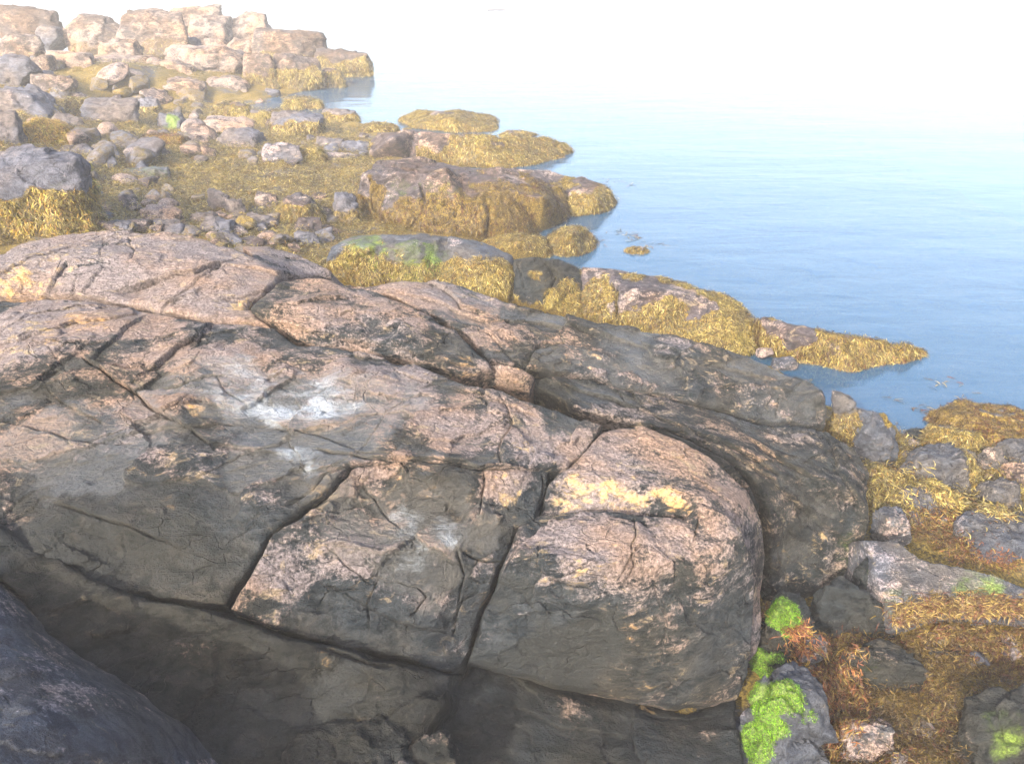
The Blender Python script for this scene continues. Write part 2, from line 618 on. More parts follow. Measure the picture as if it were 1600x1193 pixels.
    ok = (a >= 0) & (b >= 0) & (c >= 0) & (d >= 0)
    Q = np.stack([a[ok], b[ok], c[ok], d[ok]], 1)
    pix = project(V)
    ch_ = paint(V, pix, paints, ('pink', 'ochre', 'white', 'weed', 'green', 'black', 'bare', 'wet'), seed)
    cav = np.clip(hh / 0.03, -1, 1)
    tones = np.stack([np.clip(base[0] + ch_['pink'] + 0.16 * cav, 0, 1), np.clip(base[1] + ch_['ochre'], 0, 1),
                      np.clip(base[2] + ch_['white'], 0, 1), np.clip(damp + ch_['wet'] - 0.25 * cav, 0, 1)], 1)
    wm = cover[0] + ch_['weed']
    if weed:
        zw = weed[0]                       # weed grows below this height
        wm = wm + np.clip((zw - V[:, 2]) / weed[1] + 1.0 * fbm(V * 2.6, 4, seed + 95), 0, 1) * weed[2]
    wm = np.clip(wm - ch_['bare'], 0, 1)
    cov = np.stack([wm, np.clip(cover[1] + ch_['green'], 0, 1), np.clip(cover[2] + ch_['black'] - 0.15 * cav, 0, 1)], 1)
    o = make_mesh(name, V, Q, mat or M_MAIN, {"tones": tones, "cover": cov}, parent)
    if parent is not None:
        o['label'] = label
    elif label:
        tag(o, label, cat, group)
    o_data[o.name] = (wm, np.clip(cover[1] + ch_['green'], 0, 1))
    return o


o_data = {}
rng = np.random.default_rng(7)

OLIVE = [(0.150, 0.122, 0.034), (0.100, 0.084, 0.024), (0.205, 0.168, 0.062), (0.052, 0.038, 0.013), (0.036, 0.021, 0.009), (0.115, 0.072, 0.022), (0.080, 0.070, 0.030)]
LIME = [(0.17, 0.20, 0.020), (0.24, 0.26, 0.035), (0.11, 0.11, 0.018), (0.20, 0.17, 0.03)]
ORANGE = [(0.21, 0.125, 0.020), (0.26, 0.165, 0.032), (0.11, 0.055, 0.013), (0.22, 0.18, 0.03)]
REDDISH = [(0.085, 0.030, 0.014), (0.13, 0.055, 0.022), (0.05, 0.022, 0.012), (0.16, 0.11, 0.030)]
BROWN = [(0.044, 0.028, 0.010), (0.075, 0.052, 0.016), (0.024, 0.014, 0.007), (0.120, 0.088, 0.028), (0.048, 0.018, 0.010)]
GREEN = [(0.070, 0.170, 0.010), (0.120, 0.250, 0.014), (0.035, 0.095, 0.010), (0.10, 0.15, 0.018)]


def strips(p, n, t, L, W, cols, seg=3, lift=0.25, fork=False):
    """many curved ribbons: p start, n normal, t direction"""
    s = np.cross(t, n)
    m = len(p)
    prof = np.array([0.4, 0.8, 1.0, 0.45]) if seg == 3 else np.array([0.6, 1.0, 0.2])
    rows = []
    bend = rng.uniform(-0.75, 0.75, m)[:, None]
    lf = (lift * rng.uniform(0.3, 1.3, m))[:, None]
    for k in range(seg + 1):
        f = k / seg
        c = p + t * (L * f)[:, None] + s * (L * bend[:, 0] * f * f)[:, None] + n * (lf * L[:, None] * math.sin(math.pi * min(1, f * 0.9 + 0.1)) + 0.004)
        tw = rng.uniform(-0.5, 0.5, m)[:, None]
        sv = s + n * tw
        hw = (W * prof[k] / 2)[:, None]
        rows += [c - sv * hw, c + sv * hw]
    V = np.stack(rows, 1).reshape(-1, 3)
    per = 2 * (seg + 1)
    b = (np.arange(m) * per)[:, None]
    Q = np.concatenate([b + np.array([2 * k, 2 * k + 1, 2 * k + 3, 2 * k + 2]) for k in range(seg)], 0)
    C = np.repeat(cols, per, 0)
    return V, Q, C


def grow(host, mask, dens, L=0.11, W=0.022, pal=OLIVE, label=None, name='rockweed', mat=None, lift=0.14, seg=3,
         hang=1.0, thr=0.35, parent=True, cap=90000, face=True):
    """fronds rooted on the host's own surface where mask is high"""
    me = host.data
    npoly = len(me.polygons)
    ar = np.empty(npoly)
    me.polygons.foreach_get("area", ar)
    ce = np.empty(npoly * 3)
    me.polygons.foreach_get("center", ce)
    ce = ce.reshape(-1, 3)
    no = np.empty(npoly * 3)
    me.polygons.foreach_get("normal", no)
    no = no.reshape(-1, 3)
    lt = np.empty(npoly, dtype=np.int32)
    me.polygons.foreach_get("loop_start", lt)
    li = np.empty(len(me.loops), dtype=np.int32)
    me.loops.foreach_get("vertex_index", li)
    mk = mask[li[lt]]
    mw = host.matrix_basis
    R = np.array(mw.to_3x3())
    ce = ce @ R.T + np.array(mw.translation)
    no = no @ R.T
    no /= np.linalg.norm(no, axis=1)[:, None] + 1e-9
    px, py, dep = project(ce)
    w = ar * sstep(thr, thr + 0.25, mk) * (px > -120) * (px < 1720) * (py > -60) * (py < 1300) * (no[:, 2] > -0.35)
    if face:
        vd = np.array([0, 0, CAMH]) - ce
        vd /= np.linalg.norm(vd, axis=1)[:, None]
        w = w * ((no * vd).sum(1) > -0.25)
    tot = w.sum()
    cnt = int(min(cap, tot * dens))
    if cnt < 8:
        return None
    k = rng.choice(npoly, cnt, p=w / tot)
    p = ce[k] + rng.normal(0, 1, (cnt, 3)) * np.sqrt(ar[k])[:, None] * 0.4
    n = no[k] + rng.normal(0, 0.25, (cnt, 3))
    n /= np.linalg.norm(n, axis=1)[:, None]
    g = np.array([0, 0, -1.0]) * hang + rng.normal(0, 0.45, (cnt, 3))
    t = g - (g * n).sum(1)[:, None] * n
    t /= np.linalg.norm(t, axis=1)[:, None] + 1e-9
    cl = fbm(p * 3.1, 2, 5)
    pa = np.array(pal)
    ci = np.clip(((cl + rng.normal(0, 0.55, cnt)) * 0.5 + 0.5) * len(pa), 0, len(pa) - 1).astype(int)
    ci = (len(pa) - 1 - ci) if False else ci
    cols = pa[ci] * rng.uniform(0.35, 1.25, (cnt, 1))  # wide dark range puts shade between the fronds into their colour
    V, Q, C = strips(p, n, t, L * rng.uniform(0.5, 1.5, cnt), W * rng.uniform(0.6, 1.4, cnt), cols, seg, lift)
    # keep children in the host's own space
    Rt = np.linalg.inv(R)
    if parent:
        V = (V - np.array(mw.translation)) @ Rt.T
    o = make_mesh(name, V, Q, mat or M_WEED, {"frond_colour": np.clip(C, 0, 1)}, host if parent else None, smooth=True)
    o['kind'] = 'stuff'
    if label:
        o['label'] = label
    return o


def _ico(sub):
    import bmesh
    bm = bmesh.new()
    bmesh.ops.create_icosphere(bm, subdivisions=sub, radius=1)
    bm.verts.ensure_lookup_table()
    V = np.array([v.co[:] for v in bm.verts])
    T = np.array([[v.index for v in f.verts] for f in bm.faces])
    bm.free()
    return V, T


ICO = {s: _ico(s) for s in (3, 4, 5, 6)}


def boulder(name, label, box, zb, seed, mat=None, sub=5, ang=0.6, depth=0.85, tone=(0.3, 0, 0), cover=(0, 0, 0), weed=None,
            yaw=0.0, tilt=0.0, bury=0.3, group=None, cat='boulder', facets=12, rough=1.25, paints=(), flat=None):
    """a convex, chipped boulder whose picture fills box; ang 0 = well rounded, 1 = sharp; weed = (amount, up_to 0..1, density, palette)"""
    x0, y0, x1, y1 = box
    y1 = y1 + bury * 0.75 * (y1 - y0)
    x0, x1 = x0 - .04 * (x1 - x0), x1 + .04 * (x1 - x0)
    cx, cy = (x0 + x1) / 2, (y0 + y1) / 2
    r_ = np.random.default_rng(seed * 13 + 5)
    d = ray(cx, cy)
    dn = d / np.linalg.norm(d)
    sp = -dn[2]
    cp = math.sqrt(1 - sp * sp)
    c = 0.3
    for _ in range(6):
        t = (zb + c * (1 - 2 * bury) - CAMH) / d[2]
        D = t
        a = (x1 - x0) / 2 * D / F
        b = a * depth
        hh = (y1 - y0) / 2 * D / F * math.sqrt(1)
        c2 = (hh * hh - (b * sp) ** 2) / (cp * cp)
        c = math.sqrt(max(c2, (0.28 * min(a, hh * 2)) ** 2))
    ctr = np.array([0, 0, CAMH]) + d * t
    V, T = ICO[sub]
    pl = r_.normal(0, 1, (facets, 3))
    pl /= np.linalg.norm(pl, axis=1)[:, None]
    pl = np.concatenate([pl, np.array([[0.1, 0.05, 1.0], [-1, -0.1, 0.15], [1, 0.1, 0.1], [0.1, -1, 0.3]])])
    pl /= np.linalg.norm(pl, axis=1)[:, None]
    dd = r_.uniform(0.70, 0.96, len(pl))
    k = 6 + 34 * ang
    dots = np.maximum(V @ pl.T, 1e-3) / dd
    rr = 1 / (np.power((np.power(dots, k)).sum(1), 1 / k))
    rr = np.minimum(rr, 1.25)
    X = V * rr[:, None]
    size = np.array([a, b, c])
    X = X / np.array([np.abs(X[:, 0]).max(), np.abs(X[:, 1]).max(), np.abs(X[:, 2]).max()])
    Wp = X * size
    sc = max(a, c)
    q = Wp / sc
    amp = sc * rough
    disp = amp * 0.060 * fbm(q * 1.8 + seed, 3, seed) + amp * 0.028 * ridged(q * np.array([2.5, 4.5, 4.5]) + seed, 3, seed + 3)
    f1, ed, fc, rn = cells(q * 2.6 + seed * 1.7, seed + 7)
    disp += amp * 0.095 * fc * 0.8 - amp * 0.045 * (1 - sstep(0, 0.09, ed)) * (rn > 0.55)
    disp += amp * 0.012 * fbm(q * 9, 3, seed + 9)
    Nn = X / np.linalg.norm(X, axis=1)[:, None]
    Wp = Wp + Nn * disp[:, None]
    cy_, sy_ = math.cos(tilt), math.sin(tilt)
    Wp = Wp @ np.array([[cy_, 0, sy_], [0, 1, 0], [-sy_, 0, cy_]])
    cz_, sz_ = math.cos(yaw), math.sin(yaw)
    Wp = Wp @ np.array([[cz_, sz_, 0], [-sz_, cz_, 0], [0, 0, 1]])
    G = Wp + ctr
    pix = project(G)
    ch_ = paint(G, pix, paints, ('pink', 'ochre', 'white', 'weed', 'green', 'black', 'bare'), seed)
    cav = np.clip(disp / (0.05 * amp + 1e-6), -1, 1)
    tones = np.stack([np.clip(tone[0] + ch_['pink'] + 0.15 * cav, 0, 1), np.clip(tone[1] + ch_['ochre'], 0, 1), np.clip(tone[2] + ch_['white'], 0, 1), np.full(len(V), 0.15)], 1)
    wm = cover[0] + ch_['weed'] - ch_['bare']
    if weed:
        rel = ((Wp[:, 2] / c + 1) / 2 - bury) / (1 - bury)
        wm = wm + weed[0] * np.clip((weed[1] - rel) / 0.18 + 0.5 + 0.9 * fbm(q * 1.7 + 4, 3, seed + 15), 0, 1)
    wm = np.clip(wm, 0, 1)
    gm = np.clip(cover[1] + ch_['green'], 0, 1)
    cov = np.stack([wm, gm, np.clip(cover[2] + ch_['black'], 0, 1)], 1)
    o = make_mesh(name, Wp, T, mat or M_GREY, {"tones": tones, "cover": cov})
    o.location = ctr
    tag(o, label, cat, group)
    o_data[o.name] = (wm, gm)
    if weed and weed[2]:
        pal = weed[3] if len(weed) > 3 else OLIVE
        near = ctr[1] < 9
        far = ctr[1] > 18
        Ls = min(0.040 if near else 0.060, max(0.04, sc * 0.20))
        grow(o, wm, weed[2] * (12 if near else 10), Ls if not far else 0.09, 0.0060 if near else (0.015 if far else 0.0085), pal, seg=3 if near else 2, name='seaweed')
    return o

# ------------------------------------------------------------------ the shore under everything
GROUND = [(0, 100, 1.0), (-300, 120, 1.4), (200, 110, .9), (350, 120, .4), (480, 140, .0), (560, 125, -.2), (0, 200, 1.2), (-300, 300, 1.7),
          (0, 250, 1.15), (150, 360, .95), (200, 150, .30), (330, 160, .05), (450, 160, -.06), (600, 150, -.6), (300, 200, .25), (420, 200, .12),
          (500, 186, -.02), (560, 240, .2), (600, 195, -.05), (700, 190, -.3), (850, 200, -.7), (900, 250, -.35), (250, 280, .55), (400, 290, .42),
          (520, 300, .35), (330, 345, .62), (450, 380, .55), (500, 430, .45), (540, 350, .3), (700, 380, .15), (800, 385, .0), (800, 480, .1), (900, 400, -.15),
          (940, 340, -.4), (1000, 300, -1.2), (1000, 400, -.45), (1100, 440, -.4), (1200, 480, -.4), (1000, 510, .0), (1150, 555, .0), (1235, 575, -.08),
          (1300, 600, -.15), (1400, 600, -.30), (1500, 560, -.45), (1340, 640, -.05), (1400, 660, -.05), (1480, 668, -.03), (1600, 640, -.02),
          (1600, 500, -1.0), (1400, 400, -1.45), (1400, 700, .06), (1550, 700, .08), (1400, 800, .22), (1550, 800, .2), (1380, 900, .22), (1600, 1000, .16),
          (1400, 1100, .13), (1250, 1100, .12), (1250, 1193, .12), (1600, 1193, .14), (1320, 980, .12), (1230, 960, .12),
          (-200, 380, 1.2), (800, 700, .5), (400, 700, .9), (200, 450, .9), (600, 500, .6), (1000, 620, .4), (1150, 680, .3)]
G3 = [P(*q) for q in GROUND] + [np.array(q) for q in [(-1.5, 2.4, .6), (0, 2.3, .4), (1.5, 2.2, .12), (0, 0.5, .7), (-3, 1, 1.3), (3, .5, .15), (3, 2.5, .12), (1.5, 1.2, .15), (5, 3.5, .05), (0, -2, 1.1), (-4, -3, 1.8), (6, -2, .2),
      (9, 4, .3), (-30, 12, 2.2), (-30, 30, 1.4), (-30, 38, -.8), (-14, 34, -.4), (-20, 35, -.4), (-14, 46, -1.4), (-8, 45, -1.4), (10, 46, -3), (14, 20, -2.6), (13, 9, -1.0), (0, 30, -2.2), (-20, 55, -1.4), (-40, 60, -1.2), (-12, 4, 2.2), (-40, 0, 2.5)]]
G3 = np.array(G3)
rs = 0.10
gx = np.arange(-38, 14, rs)
gy = np.concatenate([np.arange(-6, 26, rs), np.arange(26, 62, 0.25)])
GX, GY = np.meshgrid(gx, gy)
gq = np.stack([GX.ravel(), GY.ravel()], 1)
gz = rbf(G3[:, :2], G3[:, 2], gq, 0.3)
gp = np.concatenate([gq, gz[:, None]], 1)
_f1, _ed, _fc, _rn = cells(np.concatenate([gq * 3.2, np.zeros((len(gq), 1))], 1) + 0.5 * fbm(gp * 2, 2, 3)[:, None], 17, 2)
# unseen bank added behind the viewer, rising left to shade the lower-left rocks
bank = np.interp(gq[:, 0], [-9, -6, -4.3, -3.2, -2.0, -1.0, 0.2, 2.0], [5.4, 4.9, 4.15, 3.65, 2.95, 2.3, 1.5, .1])
gz = np.maximum(gz, bank - 1.3 * np.abs(np.minimum(0, -1.7 - gq[:, 1])) * 0 - 1.6 * np.maximum(0, gq[:, 1] + 1.9) - 0.25 * np.maximum(0, -2.6 - gq[:, 1]))
gz = np.maximum(gz, -3.0) + 0.05 * fbm(gp * 1.5, 4, 2) + 0.045 * _fc + 0.05 * (_rn - .5) + 0.03 * fbm(gp * 6, 3, 8)
gv = np.concatenate([gq, gz[:, None]], 1)
gi = np.arange(len(gq)).reshape(len(gy), len(gx))
gQ = np.stack([gi[:-1, :-1].ravel(), gi[:-1, 1:].ravel(), gi[1:, 1:].ravel(), gi[1:, :-1].ravel()], 1)
gw = np.clip(0.75 + 0.5 * fbm(gp * 1.3, 3, 19), 0, 1)
ground = make_mesh("ground", gv, gQ, M_GREY, {"tones": np.tile([0.15, 0.0, 0.05, 0.3], (len(gv), 1)), "cover": np.stack([gw, 0.25 * np.clip(fbm(gp * 2, 2, 23), 0, 1), 0.1 + 0 * gw], 1)})
tag(ground, kind='structure')


def ground_z(x, y):
    j = int(np.clip(round((x + 38) / rs), 0, len(gx) - 1))
    k = int(np.clip(np.searchsorted(gy, y), 0, len(gy) - 1))
    return gz[k * len(gx) + j]


def hit(px, py):
    """where the pixel's ray meets the shore"""
    d = ray(px, py)
    t = 2.0
    while t < 60:
        q = np.array([0, 0, CAMH]) + d * t
        if q[2] < ground_z(q[0], q[1]):
            return q
        t += 0.04
    return None


# sea bed beyond the shore, then the sea
def disc(name, z, r, mat, seg=96):
    V = [(0, 0, z)] + [(r * math.cos(2 * math.pi * k / seg), r * math.sin(2 * math.pi * k / seg), z) for k in range(seg)]
    T = [(0, k + 1, (k + 1) % seg + 1) for k in range(seg)]
    return make_mesh(name, V, T, mat, smooth=False)


m_bed, nt, bs = new_mat("dark_sea_bed")
geo = nt.nodes.new("ShaderNodeNewGeometry")
c = mixc(nt, mapr(nt, ntex(nt, 0.6, 5, .6, geo.outputs["Position"]), .4, .6), (0.02, 0.05, 0.075), (0.045, 0.075, 0.08))
nt.links.new(c, bs.inputs["Base Color"])
bs.inputs["Roughness"].default_value = 0.9
tag(disc("sea_bed", -3.6, 290, m_bed), kind='structure')

m_sea, nt, bs = new_mat("sea_water")
geo = nt.nodes.new("ShaderNodeNewGeometry")
mp = nt.nodes.new("ShaderNodeMapping")
mp.inputs["Rotation"].default_value = (0, 0, -0.18)
mp.inputs["Scale"].default_value = (0.45, 1.25, 1)
nt.links.new(geo.outputs["Position"], mp.inputs[0])
v = mp.outputs[0]
h = math_(nt, 'MULTIPLY', ntex(nt, 0.55, 3, .5, v, .4), 0.45)
h = math_(nt, 'ADD', h, math_(nt, 'MULTIPLY', ntex(nt, 1.9, 4, .55, v, .6), 0.16))
h = math_(nt, 'ADD', h, math_(nt, 'MULTIPLY', ntex(nt, 9, 4, .6, v, .3), 0.022))
b = nt.nodes.new("ShaderNodeBump")
b.inputs["Strength"].default_value = 0.55
b.inputs["Distance"].default_value = 0.13
nt.links.new(h, b.inputs["Height"])
nt.links.new(b.outputs[0], bs.inputs["Normal"])
bs.inputs["Base Color"].default_value = (0.012, 0.039, 0.078, 1)
bs.inputs["Roughness"].default_value = 0.05
bs.inputs["IOR"].default_value = 1.333
bs.inputs["Specular IOR Level"].default_value = 0.6
bs.inputs["Alpha"].default_value = 0.78
tag(disc("sea", 0.0, 290, m_sea), kind='structure')

# ------------------------------------------------------------------ the big outcrop in front, block by block
G_OUT = "joint-bounded blocks of the big outcrop"
slab("bedrock_outcrop", "broad fractured top of the big foreground outcrop with two pale patches of painted wet sheen",
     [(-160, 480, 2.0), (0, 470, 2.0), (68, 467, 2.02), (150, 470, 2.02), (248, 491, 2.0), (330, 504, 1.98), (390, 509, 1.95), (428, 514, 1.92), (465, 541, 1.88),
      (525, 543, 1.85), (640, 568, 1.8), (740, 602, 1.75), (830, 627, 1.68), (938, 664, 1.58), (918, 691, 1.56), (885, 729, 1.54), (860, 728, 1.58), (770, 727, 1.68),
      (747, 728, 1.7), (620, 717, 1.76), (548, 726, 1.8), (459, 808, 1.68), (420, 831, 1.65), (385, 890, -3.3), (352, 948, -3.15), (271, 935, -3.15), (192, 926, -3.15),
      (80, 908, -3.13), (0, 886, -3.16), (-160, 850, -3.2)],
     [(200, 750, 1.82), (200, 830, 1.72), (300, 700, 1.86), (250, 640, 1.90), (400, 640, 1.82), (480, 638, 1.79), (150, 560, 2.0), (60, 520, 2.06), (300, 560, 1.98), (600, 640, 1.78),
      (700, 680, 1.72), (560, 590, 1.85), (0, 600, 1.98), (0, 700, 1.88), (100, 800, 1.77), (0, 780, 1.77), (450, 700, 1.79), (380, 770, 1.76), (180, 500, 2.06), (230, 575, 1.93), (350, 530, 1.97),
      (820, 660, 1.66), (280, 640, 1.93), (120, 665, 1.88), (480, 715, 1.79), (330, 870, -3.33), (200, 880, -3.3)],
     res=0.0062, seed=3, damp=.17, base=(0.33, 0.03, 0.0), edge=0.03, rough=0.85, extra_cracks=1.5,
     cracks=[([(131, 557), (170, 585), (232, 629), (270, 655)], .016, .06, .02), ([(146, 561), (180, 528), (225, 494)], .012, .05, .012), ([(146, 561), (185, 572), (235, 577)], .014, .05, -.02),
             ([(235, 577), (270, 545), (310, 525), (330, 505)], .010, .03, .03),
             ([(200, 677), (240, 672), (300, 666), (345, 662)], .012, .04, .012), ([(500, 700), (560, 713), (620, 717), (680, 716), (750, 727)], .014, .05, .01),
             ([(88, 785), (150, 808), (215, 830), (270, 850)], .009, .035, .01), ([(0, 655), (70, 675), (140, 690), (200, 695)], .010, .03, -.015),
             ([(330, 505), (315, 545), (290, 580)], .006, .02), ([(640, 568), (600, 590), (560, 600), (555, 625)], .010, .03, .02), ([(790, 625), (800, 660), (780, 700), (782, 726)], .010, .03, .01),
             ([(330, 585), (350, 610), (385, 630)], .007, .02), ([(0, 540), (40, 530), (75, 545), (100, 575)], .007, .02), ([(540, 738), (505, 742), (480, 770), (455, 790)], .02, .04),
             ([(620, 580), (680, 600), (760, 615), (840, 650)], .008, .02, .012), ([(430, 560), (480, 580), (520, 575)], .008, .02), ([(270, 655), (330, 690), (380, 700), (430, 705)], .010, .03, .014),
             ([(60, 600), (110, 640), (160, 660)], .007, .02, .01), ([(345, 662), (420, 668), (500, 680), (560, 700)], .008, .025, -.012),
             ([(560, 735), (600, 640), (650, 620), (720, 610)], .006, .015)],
     paints=[('wet', 470, 640, 170, .5), ('wet', 600, 615, 90, .4), ('wet', 330, 600, 110, .45), ('wet', 450, 710, 120, .5), ('wet', 150, 690, 150, .45), ('wet', 600, 700, 90, .3), ('wet', 40, 660, 90, .3), ('white', 470, 640, 60, .30), ('white', 425, 648, 40, .28), ('white', 520, 632, 45, .22), ('white', 460, 640, 130, .18), ('white', 470, 712, 42, .58), ('white', 482, 735, 28, .42), ('white', 330, 600, 90, .22), ('white', 420, 600, 120, .2), ('white', 560, 610, 90, .2), ('white', 150, 690, 120, .16),  # white blobs: sky sheen on wet rock, painted as pale colour
             ('pink', 70, 500, 150, .55), ('pink', 190, 490, 130, .5), ('ochre', 60, 520, 110, .40), ('ochre', 170, 500, 60, .2), ('pink', 330, 560, 90, .3), ('pink', 30, 700, 90, .25), ('pink', 400, 580, 120, .15),  # upper-left pink and ochre: pale stone, with flare brightness painted in
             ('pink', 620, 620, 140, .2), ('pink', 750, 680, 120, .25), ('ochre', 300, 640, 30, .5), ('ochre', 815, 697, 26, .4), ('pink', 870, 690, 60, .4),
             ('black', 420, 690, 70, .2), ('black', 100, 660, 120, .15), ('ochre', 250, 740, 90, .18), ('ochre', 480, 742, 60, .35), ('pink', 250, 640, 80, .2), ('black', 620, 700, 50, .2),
             ('black', 200, 900, 220, .55), ('pink', 200, 900, 200, -.35), ('pink', 330, 880, 120, -.15), ('black', 60, 860, 120, .4), ('pink', 470, 800, 60, -.1), ('ochre', 300, 700, 120, .12), ('pink', 600, 590, 120, .15)],  # low black and negative pink: tidal film plus painted shade
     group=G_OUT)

slab("bedrock_block", "dark fractured step of bedrock between the long diagonal crack and the square pink block",
     [(550, 730, 1.76), (620, 722, 1.71), (747, 733, 1.66), (770, 731, 1.64), (862, 733, 1.52), (856, 752, 1.48), (834, 812, 1.42), (806, 826, 1.38), (774, 909, -3.5), (750, 960, -3.45),
      (731, 1020, -3.40), (708, 1050, -3.3), (691, 1044, -3.25), (612, 1022, -3.2), (499, 1000, -3.15), (416, 974, -3.12), (358, 953, -3.12), (390, 892, -3.25), (428, 835, -3.40), (466, 812, -3.5)],
     [(640, 742, 1.72), (700, 748, 1.69), (640, 778, -3.80), (560, 790, -3.74), (640, 800, -3.77), (720, 800, -3.82), (660, 838, 1.50), (730, 833, 1.49), (650, 853, 1.515), (500, 845, 1.57), (500, 815, 1.62), (600, 950, -3.3),
      (500, 930, -3.3), (680, 930, -3.38), (800, 747, 1.60), (800, 780, -3.88), (810, 800, 1.45), (765, 865, -3.62), (745, 800, -3.70), (450, 860, 1.56), (560, 860, 1.53), (690, 862, 1.50), (760, 780, -3.84), (715, 900, -3.47), (735, 870, -3.58)],
     res=0.0055, seed=9, damp=.10, base=(0.24, 0.02, 0), edge=0.022, rough=0.85, extra_cracks=2.0,
     cracks=[([(752, 728), (757, 745), (752, 775), (745, 805)], .010, .05, .012), ([(716, 862), (722, 900), (717, 950), (712, 990)], .010, .06, .015), ([(560, 750), (585, 775), (600, 800), (625, 822)], .007, .03),
             ([(585, 870), (590, 905), (575, 950), (577, 990)], .008, .04, .01), ([(620, 905), (650, 915), (665, 930), (640, 960)], .008, .04), ([(440, 840), (520, 850), (600, 862), (660, 858)], .008, .02, .01),
             ([(505, 848), (545, 890), (580, 915)], .006, .025), ([(540, 930), (590, 960), (640, 975), (700, 985)], .008, .03, .012), ([(720, 860), (760, 880), (790, 885)], .010, .05, .01),
             ([(690, 745), (680, 770), (700, 780)], .006, .02), ([(850, 738), (850, 770), (838, 812)], .010, .05), ([(745, 930), (725, 945), (710, 975)], .012, .05)],
     paints=[('wet', 640, 835, 120, .8), ('wet', 740, 830, 60, .7), ('wet', 540, 830, 70, .5), ('black', 650, 800, 90, .3), ('pink', 650, 810, 90, -.2), ('ochre', 640, 755, 70, .28), ('ochre', 800, 765, 45, .45), ('pink', 800, 745, 50, .5), ('white', 660, 832, 70, .36), ('white', 715, 826, 45, .32), ('white', 620, 830, 60, .2), ('white', 480, 800, 50, .2), ('black', 760, 820, 60, .35),  # white along the shelf is wet sheen put into the colour
             ('pink', 450, 870, 90, .25), ('pink', 620, 875, 110, .30), ('pink', 560, 740, 70, .3), ('black', 600, 1000, 160, .35), ('black', 750, 900, 60, .4), ('black', 560, 810, 70, .2), ('pink', 560, 1000, 120, -.2)],  # black near the foot: dark film, with shade painted in
     group=G_OUT)

slab("bedrock_bulge", "smooth dark greenish bulge of bedrock low in the foreground, above the crevice",
     [(-160, 780, -3.36), (0, 825, -3.29), (80, 868, -3.21), (192, 929, -3.07), (271, 941, -3.05), (350, 958, -3.03), (416, 982, -3.03), (499, 1008, -3.05), (612, 1030, -3.08), (706, 1058, -3.15),
      (700, 1100, -3.0), (668, 1150, -2.85), (640, 1290, -2.6), (300, 1290, -2.6), (292, 1188, -2.62), (244, 1118, -2.68), (184, 1070, -2.75), (64, 993, -2.88), (4, 905, -3.03), (-160, 862, -3.17)],
     [(300, 1050, -2.92), (500, 1100, -2.90), (600, 1100, -2.93), (200, 1000, -2.96), (420, 1180, -2.74), (550, 1050, -3.0), (640, 1080, -3.0), (560, 1180, -2.78)],
     res=0.008, seed=15, damp=.1, mat=M_DARK, base=(0.05, 0.0, 0), cover=(0, .05, .42), edge=0.04, rough=0.85, extra_cracks=0.6, lump=0.03,  # black cover mixes tidal film with painted shade
     cracks=[([(499, 1012), (530, 1022), (610, 1036)], .02, .07), ([(498, 1012), (492, 1040), (500, 1052), (520, 1045), (526, 1018)], .006, .02), ([(330, 1000), (345, 1060), (400, 1110)], .008, .008), ([(520, 1100), (600, 1150), (680, 1080)], .01, .01)],
     paints=[('ochre', 210, 985, 60, .22), ('ochre', 510, 1030, 28, .4), ('pink', 560, 1080, 60, .12), ('pink', 140, 940, 80, .15), ('black', 500, 1150, 150, .2), ('green', 300, 1060, 150, .14)],
     group=G_OUT)

FB = slab("bedrock_block", "big square pink-topped block with a pale ledge across it, tallest in the foreground",
     [(971, 664, 1.52), (1003, 664, 1.51), (1064, 691, 1.46), (1124, 723, 1.38), (1166, 765, 1.27), (1189, 812, 1.12), (1194, 849, -4.2), (1191, 918, -4.08), (1190, 974, -3.97), (1184, 1020, -3.90), (1160, 1050, -3.86),
      (1100, 900, -3.75), (1000, 850, -3.80), (838, 830, -3.85), (840, 808, -3.93), (860, 752, 1.52), (888, 734, 1.52), (921, 692, 1.54), (944, 672, 1.54)],
     [(887, 745, 1.515), (940, 748, 1.515), (994, 753, 1.505), (1050, 765, 1.48), (1096, 779, 1.45), (870, 800, -3.99), (930, 796, -4.0), (990, 805, -4.0), (1040, 815, -3.97), (1088, 820, -3.93), (1000, 720, 1.51), (930, 720, 1.53), (1080, 740, 1.45),
      (1125, 800, 1.40), (1160, 850, -3.92), (1170, 900, -3.95), (1150, 960, -3.84)],
     res=0.0055, seed=21, damp=.15, base=(0.46, 0.02, 0), edge=0.025, rough=0.75, extra_cracks=0.4, lump=0.010, foliation=(1.0, -0.1), facet=.9, skirt=.05, drop=.5,
     cracks=[([(900, 735), (950, 732), (1000, 745), (1060, 755)], .005, .01)],
     paints=[('pink', 1000, 700, 120, .2), ('ochre', 900, 768, 50, .54), ('ochre', 980, 778, 50, .54), ('ochre', 1050, 788, 45, .5), ('white', 900, 788, 40, .25), ('white', 960, 790, 40, .2), ('pink', 940, 780, 90, .2), ('pink', 1160, 800, 60, .2)],
     group=G_OUT)
